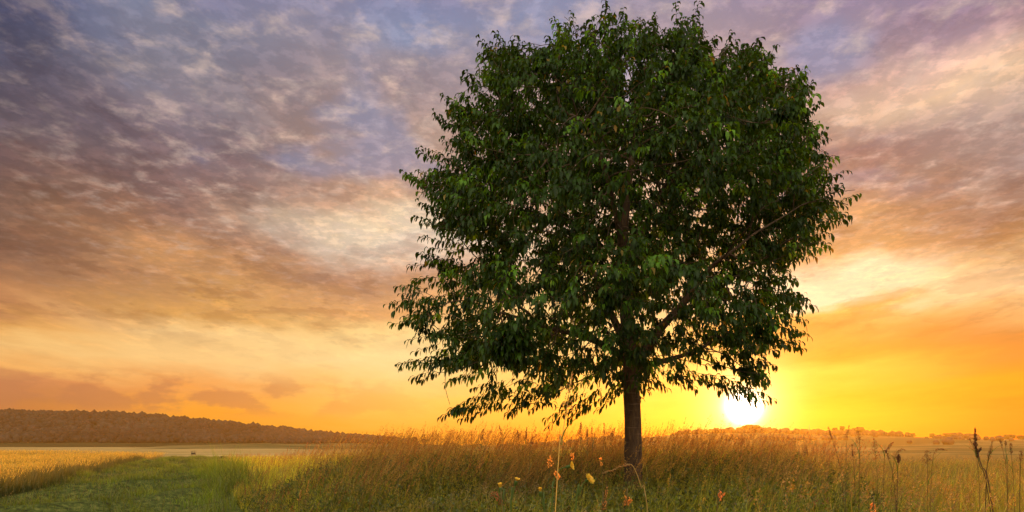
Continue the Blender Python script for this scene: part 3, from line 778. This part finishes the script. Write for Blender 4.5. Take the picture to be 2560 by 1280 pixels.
for tx, ty in tuft_c:
    n = 70; x = tx + rng.normal(0, .22, n); y = ty + rng.normal(0, .3, n)
    T, Dr = blades(G, place(x, y), rng.uniform(.75, 1.12, n), np.full(n, .0045), rng.normal(.15, .5, n), rng.uniform(.15, .5, n), jitter((.18, .13, .04), n, .2), 4)
    heads(G, T, Dr, rng.uniform(.14, .26, n), rng.uniform(.006, .02, n), 24, jitter((.36, .25, .07), n, .4), .02, .006, .15, .1)
so = G.obj('seeding_grass', M_seed); tag(so, 'brownish seed heads of wild grasses rising above the meadow bank', 'grass', kind='stuff')

# open grass to the right
G = Geo(); fl = lambda y: .33 * y; fr = lambda y: .95 * y + 1
x, y = scatter(60000, 2.8, 36, fl, fr, .75); n = len(x)
hs = np.interp(y, [2, 6, 12, 36], [.80, .74, .58, .42]) * (.55 + .5 * n2d(x, y, .6, 8.) + .45 * n2d(x, y, 2.8, 18.)) * (1 + .35 * ss(x / y, .62, .75) * (1 - ss(y, 8, 20)))
mixc = n2d(x, y, .5, 1.)[:, None]
C = jitter((.09, .16, .014), n) * mixc + jitter((.18, .16, .022), n) * (1 - mixc)
straw = rng.random(n) < .13; C[straw] = jitter((.42, .32, .09), int(straw.sum()))
C *= (.65 + .7 * n2d(x, y, 1.1, 41.))[:, None]
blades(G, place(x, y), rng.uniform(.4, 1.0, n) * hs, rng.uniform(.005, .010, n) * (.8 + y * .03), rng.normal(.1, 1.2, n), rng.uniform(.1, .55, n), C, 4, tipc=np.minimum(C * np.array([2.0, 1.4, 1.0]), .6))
x, y = scatter(13000, 3, 34, fl, fr, .7); n = len(x)
hs = np.interp(y, [2, 6, 12, 36], [.80, .74, .58, .42]) * (.55 + .5 * n2d(x, y, .6, 8.) + .45 * n2d(x, y, 2.8, 18.)) * (1 + .35 * ss(x / y, .62, .75) * (1 - ss(y, 8, 20)))
T, Dr = blades(G, place(x, y), rng.uniform(.8, 1.25, n) * hs, np.full(n, .0034) * (.7 + y * .04), rng.normal(.1, .8, n), rng.uniform(.1, .4, n), jitter((.16, .13, .05), n), 4)
heads(G, T, Dr, rng.uniform(.08, .16, n), rng.uniform(.012, .04, n), 18, jitter((.30, .17, .05), n, .5), .016, .007, .4, .15)
o = G.obj('field_grass', M_grass); tag(o, 'rough olive and gold grass filling the open field on the right', 'grass', kind='stuff')

# wheat on the left
G = Geo(); wl = lambda y: -.86 * y - 2; wr = lambda y: track_left(y)
x, y = scatter(34000, 11, 58, wl, wr, .62); n = len(x)
k = (n2d(x, y, .5, 3.) > .18) & (n2d(x, y, 2.2, 33.) > .30 - .25 * ss(y, 25, 45)); x, y = x[k], y[k]; n = len(x)
edgef = .94 + .06 * ss(wr(y) - x, 0, .8)
wh = rng.uniform(.52, .68, n) * edgef * (.88 + .24 * n2d(x, y, .35, 7.))
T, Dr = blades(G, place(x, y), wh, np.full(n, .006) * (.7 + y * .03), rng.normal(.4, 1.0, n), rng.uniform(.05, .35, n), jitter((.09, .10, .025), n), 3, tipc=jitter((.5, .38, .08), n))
heads(G, T + Dr * .03, Dr, np.full(n, .10), np.full(n, .010), 9, jitter((.54, .45, .10), n, .3), .035, .012, .25, .1)
x, y = scatter(16000, 11, 40, wl, wr, .8); n = len(x)
blades(G, place(x, y), rng.uniform(.2, .6, n), rng.uniform(.008, .014, n), rng.uniform(0, 6.28, n), rng.uniform(.1, .6, n), jitter((.09, .09, .025), n), 3)
y = 11 + 34 * rng.random(12000) ** 1.2; x = wr(y) - np.abs(rng.normal(0, .35, 12000)) + .12; n = len(x)
blades(G, place(x, y), rng.uniform(.3, .72, n) * (.7 + .5 * n2d(x, y, 1.5, 51.)), rng.uniform(.007, .012, n), rng.uniform(0, 6.28, n), rng.uniform(.1, .5, n), jitter((.06, .09, .02), n), 3, tipc=jitter((.16, .14, .04), n))
o = G.obj('wheat', M_wheat); tag(o, 'ripening golden wheat standing along the left side of the grassy track', 'wheat', kind='stuff')

# short turf of the track
G = Geo()
x, y = scatter(135000, 10, 60, lambda y: track_left(y) - .6, lambda y: bank_left(y) + .5, .6); n = len(x)
tuft = n2d(x, y, 1.4, 21.); tuft2 = n2d(x, y, .45, 31.)
k = rng.random(n) < np.clip((tuft - .36) * 5, .22, 1); x, y, tuft, tuft2 = x[k], y[k], tuft[k], tuft2[k]; n = len(x)
grn = ss(x - (track_left(y) * .45 + bank_left(y) * .55), -.5, 1.5)[:, None] * ss(tuft2, .2, .6)[:, None] * (1 - .6 * ss(y, 16, 30))[:, None]
var_ = (.45 + 1.1 * n2d(x, y, 1.9, 27.))[:, None]; eb_ = ss(bank_left(y) - x, 1.6, 0)[:, None]; grn = grn * (1 - .75 * eb_)
C = jitter((.12, .15, .020), n) * (1 - grn) + jitter((.13, .19, .018), n) * grn
C = C * var_
eb = ss(bank_left(y) - x, 1.6, 0)
blades(G, place(x, y), rng.uniform(.05, .15, n) * (.35 + tuft ** 2 * 3.2) * (1 + 2.4 * eb * (1 - ss(y, 22, 34))), rng.uniform(.006, .012, n) * (.8 + y * .03), rng.uniform(0, 6.28, n), rng.uniform(.1, .7, n), C, 2, tipc=C * np.array([1.7, 1.4, 1.0]))
x, y = scatter(9000, 10, 58, lambda y: track_left(y), lambda y: bank_left(y) + .6, .7); n = len(x)
T, Dr = blades(G, place(x, y), rng.uniform(.15, .38, n), np.full(n, .004), rng.uniform(0, 6.28, n), rng.uniform(.1, .4, n), jitter((.12, .11, .04), n), 3)
heads(G, T, Dr, rng.uniform(.05, .09, n), rng.uniform(.01, .025, n), 9, jitter((.24, .18, .09), n), .014, .006, .4, .1)
o = G.obj('short_grass', M_grass); tag(o, 'short tufted green turf on the track between wheat and bank', 'grass', kind='stuff')

# ---------------------------------------------------------------- low bushes at the far end of the track
for (px_, py_, wpx, Yd, lb) in [(468, 1143, 24, 56, 'small dark bush in the middle of the far end of the track'), (556, 1141, 44, 54, 'wider brownish bush at the foot of the bank where the track ends')]:
    c_ = at(px_, 1150, Yd); z0 = float(height(np.array([c_.x]), np.array([float(Yd)]))[0]); w_ = wpx / F * Yd; h_ = EYE + (HOR - py_) / F * Yd - z0
    e = empty('shrub', (c_.x, Yd, z0), lb, 'shrub', 'low bushes at the end of the track')
    k = 900; a = rng.uniform(0, 6.28, k); q = rng.random(k) ** .5 * w_ * .5; zz_ = rng.random(k) ** .8 * h_ * (1.08 - (q / (w_ * .55)) ** 2)
    c = np.stack([c_.x + q * np.cos(a), Yd + q * np.sin(a), z0 + zz_], -1); u1 = nrm(rng.normal(0, 1, (k, 3))); u2 = nrm(np.cross(u1, rng.normal(0, 1, (k, 3))))
    V = np.stack([c - u1 * .045, c + u2 * .022, c + u1 * .045, c - u2 * .022], 1).reshape(-1, 3)
    g_ = Geo(); g_.add(V, np.arange(k * 4).reshape(-1, 4), None, np.repeat(jitter((.09, .08, .025), k), 4, axis=0)); g_.obj('foliage', M_grass, e)
    g_ = Geo()
    for j in range(7): tube(g_, [(c_.x + rng.normal(0, .03), Yd + rng.normal(0, .03), z0 - .03), (c_.x + rng.normal(0, w_ * .25), Yd + rng.normal(0, w_ * .25), z0 + h_ * .7)], [.012, .005], 4, (.2, .15, .1))
    g_.obj('stems', M_bark, e)

# ---------------------------------------------------------------- single plants that stand out of the sward
def spline(pts, m=22):
    p = np.array([list(q) for q in pts], float); k = len(p)
    tt = np.linspace(0, k - 1, m); i = np.clip(tt.astype(int), 0, k - 2); f = (tt - i)[:, None]
    pp = np.vstack([2 * p[0] - p[1], p, 2 * p[-1] - p[-2]])
    a, b, c, d = pp[i], pp[i + 1], pp[i + 2], pp[i + 3]
    return .5 * (2 * b + (c - a) * f + (2 * a - 5 * b + 4 * c - d) * f ** 2 + (3 * b - a - 3 * c + d) * f ** 3)
def stem_path(pix, Yd):
    """pix: photo points from the top of the stem downwards; continued to the ground; returned root first"""
    P_ = [at(a, b, Yd) for a, b in pix]
    x, z = P_[-1].x, P_[-1].z; dx = (P_[-1].x - P_[-2].x) / max(.02, P_[-2].z - P_[-1].z)
    zg = float(height(np.array([x]), np.array([Yd]))[0]) - .02
    if z > zg + .05:
        P_.append(Vector((x + dx * (z - zg) * .4, Yd, zg)))
    return spline(P_[::-1], 26)
def stalk(kind, name, pix, Yd, label, cat, L_=.16, R_=.02, K=60, hc=(.40, .22, .07), sc=(.20, .16, .05), sw=.0022, leafs=1, group=None, sl=.010, swd=.004):
    path = stem_path(pix, Yd); path[:, 1] += np.linspace(-.06, .0, len(path)) * rng.uniform(-1, 1)
    e = empty(name, tuple(path[0]), label, cat, group)
    g_ = Geo(); tube(g_, path, np.linspace(sw, sw * .45, len(path)), 5, np.array(sc) * rng.uniform(.8, 1.2)); g_.obj('stem', M_grass, e)
    # cumulative length from the tip
    seg_ = np.linalg.norm(np.diff(path, axis=0), axis=1); cl = np.concatenate([[0], np.cumsum(seg_[::-1])]); pr = path[::-1]
    g_ = Geo(); s_ = rng.random(K) ** (.9) * L_
    c = np.stack([np.interp(s_, cl, pr[:, q]) for q in range(3)], -1); c2 = np.stack([np.interp(s_ + .01, cl, pr[:, q]) for q in range(3)], -1)
    dr = nrm(c - c2); u = nrm(np.cross(dr, np.array([.3, .9, .1]))); v = np.cross(dr, u); a = rng.uniform(0, 6.28, K)
    rd = np.cos(a)[:, None] * u + np.sin(a)[:, None] * v
    sn = s_ / L_
    prof = {'spike': np.sqrt(np.clip(sn * 6, 0, 1)) * np.sqrt(np.clip((1 - sn) * 8, 0, 1)), 'panicle': .12 + .95 * sn ** .8, 'dock': (.4 + .6 * np.abs(np.sin(sn * 19))) * np.clip(.25 + sn * 1.6, 0, 1)}[kind]
    rr = R_ * prof * (rng.uniform(.5, 1, K) if kind != 'panicle' else rng.uniform(.25, 1, K))
    tip = c + rd * rr[:, None] + dr * (rr * .8)[:, None]
    if kind == 'panicle':
        for q in range(0, K, 3): tube(g_, [c[q], (c[q] + tip[q]) / 2 + dr[q] * rr[q] * .15, tip[q]], [.0006, .0005, .0003], 3, sc, cap=False)
    ax_ = nrm(dr + rd * .5 + rng.normal(0, .25, (K, 3)))
    l2 = sl * rng.uniform(.7, 1.3, K)
    for q in range(K):   # each spikelet is a small three-sided grain
        w = nrm(np.cross(ax_[q], rd[q] + .01)); w2 = np.cross(ax_[q], w); h = swd * .5
        b0 = tip[q] - ax_[q] * l2[q] * .5; b1 = tip[q] + ax_[q] * l2[q] * .5; m0 = tip[q] - ax_[q] * l2[q] * .1
        g_.add([b0, m0 + w * h, m0 - w * h * .5 + w2 * h * .87, m0 - w * h * .5 - w2 * h * .87, b1], None,
               [[0, 2, 1], [0, 3, 2], [0, 1, 3], [4, 1, 2], [4, 2, 3], [4, 3, 1]], np.array(hc) * rng.uniform(.7, 1.3))
    g_.obj('seed_head', M_seed, e)
    for q in range(leafs):
        j = int(len(path) * rng.uniform(.25, .5)); g_ = Geo()
        blades(g_, path[j:j + 1], np.array([rng.uniform(.12, .25)]), np.array([.006]), np.array([rng.uniform(0, 6.28)]), np.array([rng.uniform(.6, 1.0)]), np.array([[.09, .13, .02]]), 6)
        g_.obj('leaf', M_grass, e)
    return e
def flower(pix, Yd, label, face=(0.5, -.5, .6), opened=1.0, sz=.0135, group='yellow meadow flowers among the near grass'):
    path = stem_path(pix, Yd); e = empty('yellow_flower', tuple(path[0]), label, 'flower', group)
    g_ = Geo(); tube(g_, path, np.linspace(.0028, .0019, len(path)), 6, (.12, .18, .03)); g_.obj('stem', M_grass, e)
    c = path[-1]; f = nrm(np.array(face, float)); u = nrm(np.cross(f, [.1, .2, .97])); v = np.cross(f, u)
    g_ = Geo(); tube(g_, [c - f * .004, c + f * .004, c + f * .012, c + f * .017], [.0022, .0062, .0062, .005], 9, (.10, .16, .03)); g_.obj('calyx', M_grass, e)
    g_ = Geo(); b = c + f * .015
    for ring in range(3):
        k = 14 - ring * 3
        for i in range(k):
            a = i / k * 6.283 + ring * .4 + rng.normal(0, .06); rd = math.cos(a) * u + math.sin(a) * v
            op = opened * (1 - ring * .25); ll = sz * rng.uniform(.85, 1.1) * (1 - ring * .12)
            d = nrm(rd * op + f * (1.15 - op * .75)); w = nrm(np.cross(d, rd * .3 + f)) * .0026
            p0 = b + rd * .0035; p1 = p0 + d * ll * .6; p2 = p0 + d * ll + rd * .002
            g_.add([p0 - w * .5, p0 + w * .5, p1 + w, p1 - w, p2 + w * .8, p2 - w * .8], [[0, 1, 2, 3], [3, 2, 4, 5]], None, np.array([.75, .52, .05]) * rng.uniform(.85, 1.1))
    g_.obj('petals', M_petal, e)
flower([(1416,1168),(1402,1172),(1390,1186),(1384,1215),(1380,1280)], 2.4, 'open yellow flower on a nodding stem, head turned right, nearest to the orange seed cluster', (.9, -.35, .25), .75)
flower([(1464,1204),(1456,1213),(1448,1238),(1438,1280)], 2.3, 'largest open yellow flower, low in front of the dark grass left of the trunk', (.55, -.45, .45), .95, .0165)
flower([(1288,1212),(1284,1225),(1280,1250),(1277,1280)], 2.4, 'half-closed yellow flower bud, leftmost but one of the yellow flowers', (.3, -.3, .9), .35, .012)
flower([(1252,1230),(1256,1245),(1259,1262),(1258,1285)], 2.3, 'thin closed pale bud on a short stem, leftmost of the yellow flowers', (-.1, -.2, 1), .12, .016)
flower([(1352,1240),(1356,1252),(1360,1275),(1362,1290)], 2.3, 'slim closed bud low between the half-closed bud and the open flowers', (-.1, -.2, 1), .1, .014)
buff = (.42, .28, .11); dk = (.16, .07, .025); org = (.75, .50, .10)
stalk('panicle', 'grass_stalk', [(1430,930),(1424,965),(1418,1010),(1409,1060),(1402,1110),(1392,1180)], 2.2, 'very tall pale grass stalk rising in front of the sky under the left branches', 'grass stalk', .14, .022, 46, buff, (.50, .38, .14), .0018)
stalk('panicle', 'grass_stalk', [(1505,1184),(1530,1176),(1555,1166),(1578,1161),(1592,1182),(1605,1220),(1622,1285)], 2.5, 'bent straw stalk snapped over to the left in front of the trunk foot', 'grass stalk', .12, .008, 40, buff, (.36, .27, .10), .0022, 0)
stalk('panicle', 'sorrel_plant', [(1376,1138),(1374,1165),(1372,1200),(1368,1270)], 2.6, 'orange glowing seed cluster above the open yellow flowers', 'sorrel', .05, .015, 44, org, (.12, .15, .04), .0012, 1, sl=.008, swd=.005)
stalk('spike', 'sorrel_plant', [(1430,1134),(1433,1160),(1432,1200),(1428,1280)], 2.7, 'small upright orange seed spike right of the glowing cluster', 'sorrel', .03, .006, 24, org, (.12, .15, .04), .0011, 0, swd=.006)
stalk('spike', 'sorrel_plant', [(1501,1146),(1503,1165),(1504,1200),(1504,1270)], 3.0, 'tiny pale orange seed spike midway between flowers and trunk', 'sorrel', .035, .006, 22, org, (.12, .15, .04), .0010, 0)
stalk('spike', 'sorrel_plant', [(1388,1180),(1395,1196),(1399,1230),(1402,1280)], 2.3, 'short orange seed spike just under the nodding yellow flower', 'sorrel', .03, .008, 26, org, (.12, .15, .04), .0010, 0)
stalk('panicle', 'grass_stalk', [(1518,1214),(1514,1240),(1508,1270),(1505,1290)], 2.3, 'bushy orange grass head at the bottom edge left of the trunk shadow', 'grass stalk', .08, .010, 44, (.5, .32, .10))
stalk('panicle', 'grass_stalk', [(1580,1248),(1568,1262),(1558,1285)], 2.3, 'golden grass head leaning right at the bottom edge under the bent straw', 'grass stalk', .06, .014, 46, (.6, .36, .08))
stalk('spike', 'grass_stalk', [(1228,1238),(1240,1236),(1252,1256),(1258,1290)], 2.3, 'brown grass head arching left at the bottom edge beside the closed bud', 'grass stalk', .07, .010, 50, (.36, .18, .07))
stalk('panicle', 'grass_stalk', [(1812,1232),(1806,1250),(1800,1285)], 2.5, 'pale orange grass head alone at the bottom edge below the sun', 'grass stalk', .07, .008, 40, (.75, .42, .12))
stalk('spike', 'grass_stalk', [(2181,1262),(2178,1275),(2176,1300)], 2.4, 'short bright straw tip at the bottom edge below the tall right stalks', 'grass stalk', .05, .010, 40, (.75, .48, .14))
stalk('panicle', 'grass_stalk', [(772,1202),(770,1225),(769,1250),(768,1290)], 4.2, 'bright orange grass head in the dark bank, taller one of the left pair', 'grass stalk', .11, .013, 46, (.6, .40, .10))
stalk('panicle', 'grass_stalk', [(752,1226),(749,1245),(747,1260),(746,1290)], 4.0, 'bright orange grass head in the dark bank, shorter one of the left pair', 'grass stalk', .07, .015, 40, (.6, .42, .12))
# tall stalks against the hills on the right
T_ = 5.0
stalk('spike', 'grass_stalk', [(2070,1066),(2080,1092),(2092,1125),(2102,1160),(2110,1200)], T_, 'slender grass stalk leaning left, first of the tall ones on the right', 'grass stalk', .10, .007, 50, dk, (.12, .07, .02), .0019)
stalk('panicle', 'grass_stalk', [(2123,1064),(2121,1085),(2120,1120),(2121,1200)], T_, 'tallest thin upright stalk with a sparse head, next to the left-leaning one', 'grass stalk', .10, .018, 40, dk, (.12, .07, .02), .0017)
stalk('panicle', 'grass_stalk', [(2143,1069),(2147,1090),(2148,1120),(2146,1200)], T_, 'upright stalk with ragged dark head in front of the large dome tree', 'grass stalk', .13, .028, 80, dk, (.12, .07, .02), .002)
stalk('spike', 'grass_stalk', [(2130,1111),(2131,1130),(2132,1160),(2134,1220)], T_, 'short dark spike standing between the two tallest upright stalks', 'grass stalk', .09, .009, 50, dk, (.12, .07, .02), .0019)
stalk('panicle', 'grass_stalk', [(2185,1097),(2185,1125),(2186,1160),(2188,1230)], T_, 'feathery upright panicle right of the tall thin stalks', 'grass stalk', .16, .040, 110, (.26, .11, .04), (.12, .07, .02), .0017)
stalk('panicle', 'grass_stalk', [(2205,1127),(2214,1128),(2220,1150),(2232,1210)], T_, 'dark drooping head arching left beside the feathery panicle', 'grass stalk', .10, .016, 60, dk, (.12, .07, .02), .0024)
stalk('panicle', 'grass_stalk', [(2234,1105),(2222,1118),(2214,1140),(2212,1220)], T_, 'reddish head leaning right above the dark drooping one', 'grass stalk', .10, .020, 70, (.30, .10, .04), (.12, .07, .02), .0017)
stalk('panicle', 'grass_stalk', [(2264,1124),(2250,1126),(2242,1145),(2236,1220)], T_, 'wispy head arching right with a flat top, left of the gap', 'grass stalk', .13, .028, 70, (.22, .10, .03), (.12, .07, .02), .0017)
stalk('dock', 'dock_plant', [(2247,1136),(2246,1155),(2245,1180),(2244,1230)], T_, 'small dark clumpy dock head low between the arching grasses', 'dock', .07, .015, 70, dk, (.12, .06, .03), .0025, sl=.012, swd=.009)
stalk('panicle', 'grass_stalk', [(2318,1124),(2316,1145),(2314,1180),(2312,1230)], T_, 'loose dark panicle in the middle of the low gap on the right', 'grass stalk', .12, .045, 90, dk, (.12, .07, .02), .0018)
stalk('panicle', 'grass_stalk', [(2368,1126),(2350,1123),(2338,1132),(2334,1160),(2332,1220)], T_, 'thin stalk bowing right in a wide arch beside the loose dark panicle', 'grass stalk', .12, .016, 50, dk, (.12, .07, .02), .0017)
stalk('dock', 'dock_plant', [(2438,1070),(2437,1100),(2439,1130),(2446,1165),(2462,1215)], T_, 'dark thick dock spike, the tallest plant near the right edge', 'dock', .22, .013, 190, dk, (.10, .05, .025), .003, 1, sl=.012, swd=.010)
stalk('dock', 'dock_plant', [(2453,1119),(2446,1126),(2441,1136),(2446,1165),(2462,1215)], T_, 'short dark dock side shoot bent right at the foot of the tallest spike', 'dock', .05, .009, 60, dk, (.10, .05, .025), .005, 0, sl=.010, swd=.008)
stalk('panicle', 'grass_stalk', [(2424,1097),(2430,1115),(2434,1140),(2438,1200)], T_, 'fine pale grass head just left of the tallest dock spike', 'grass stalk', .10, .028, 60, (.28, .13, .04), (.16, .10, .03), .002)
stalk('spike', 'grass_stalk', [(2481,1104),(2480,1125),(2478,1150),(2476,1200)], T_, 'narrow dark spike right of the tallest dock, with a bulging middle', 'grass stalk', .14, .012, 90, dk, (.12, .08, .03), .0034)
stalk('spike', 'grass_stalk', [(2500,1097),(2501,1115),(2504,1140),(2508,1200)], T_, 'thin pale-stemmed stalk with a short head, second from the narrow dark spike', 'grass stalk', .07, .008, 40, dk, (.14, .08, .02), .0018)
stalk('spike', 'grass_stalk', [(2513,1103),(2512,1118),(2512,1150),(2512,1200)], T_, 'small oval dark head on a thread-like stem near the right edge', 'grass stalk', .035, .008, 34, dk, (.2, .12, .03), .002)
stalk('spike', 'grass_stalk', [(2527,1109),(2528,1125),(2531,1150),(2536,1200)], T_, 'dark foxtail head leaning slightly left close to the right edge', 'grass stalk', .08, .010, 60, dk, (.14, .08, .02), .0018)
stalk('spike', 'grass_stalk', [(2552,1128),(2552,1145),(2551,1170),(2550,1210)], T_, 'last dark spike standing at the right edge', 'grass stalk', .07, .014, 60, dk, (.12, .08, .03), .003)
# stalks against the sky left of the trunk
T_ = 6.5
for a_ in [
 ('panicle', [(1209,1072),(1206,1090),(1203,1120),(1200,1180)], 'dark leafy seed stalk against the sky, leftmost of the tall ones by the lowest branch', .12, .02, 60),
 ('panicle', [(1248,1063),(1252,1080),(1256,1100),(1260,1180)], 'fine orange stalk leaning left under the lowest hanging branch tip', .10, .014, 40),
 ('spike', [(1294,1076),(1296,1095),(1297,1120),(1298,1180)], 'slim stalk with pointed head right of the fine left-leaning one', .10, .010, 50),
 ('panicle', [(1317,1068),(1316,1085),(1315,1110),(1314,1180)], 'knobbly upright seed stalk under the middle hanging branch', .12, .016, 60),
 ('panicle', [(1342,1086),(1332,1098),(1326,1120),(1322,1180)], 'stalk with a wide head tilted right beside the knobbly one', .12, .026, 60),
 ('panicle', [(1452,1056),(1451,1085),(1452,1110),(1454,1180)], 'conical reddish panicle, tallest close left of the trunk', .17, .030, 100),
 ('panicle', [(1468,1068),(1468,1090),(1469,1120),(1470,1180)], 'thinner reddish panicle right beside the conical one', .12, .018, 60),
 ('spike', [(1480,1068),(1480,1085),(1480,1110),(1481,1180)], 'thread-thin stalk with a narrow head between the reddish panicles and the trunk', .08, .007, 36),
 ('spike', [(1510,1058),(1510,1080),(1508,1110),(1506,1180)], 'straight dark needle-like stalk nearest the trunk on its left', .12, .008, 50),
 ('panicle', [(1537,1070),(1530,1086),(1524,1110),(1518,1180)], 'bushy dark head leaning right just before the trunk', .14, .030, 90),
 ('spike', [(1742,1076),(1742,1090),(1743,1110),(1744,1180)], 'single fine stalk right of the trunk before the orange hill', .07, .007, 30),
 ('spike', [(2015,1120),(2017,1135),(2019,1155),(2022,1190)], 'fine leaning stalk at the right foot of the orange bank', .07, .008, 40),
]: stalk(a_[0], 'grass_stalk', a_[1], T_, a_[2], 'grass stalk', a_[3], a_[4], a_[5], (.30, .13, .04), (.18, .12, .04), .0020, sl=.014, swd=.006)

# ---------------------------------------------------------------- haze
def haze():
    m = MT('morning_haze'); v = m.n('ShaderNodeVolumePrincipled')
    v.inputs['Color'].default_value = (1.0, .54, .11, 1); v.inputs['Density'].default_value = HD; v.inputs['Anisotropy'].default_value = HG
    o = m.n('ShaderNodeOutputMaterial'); m.l(v.outputs[0], o.inputs['Volume'])
    G = Geo(); box(G, (0, 1060, 50), (5000, 2740, 118), (1, 1, 1))
    h = G.obj('haze', m.m); tag(h, 'thin golden evening haze lying over the fields and hills', 'haze', kind='stuff'); h.data.color_attributes.remove(h.data.color_attributes[0])
HD, HG = 1.35e-4, .72
haze()
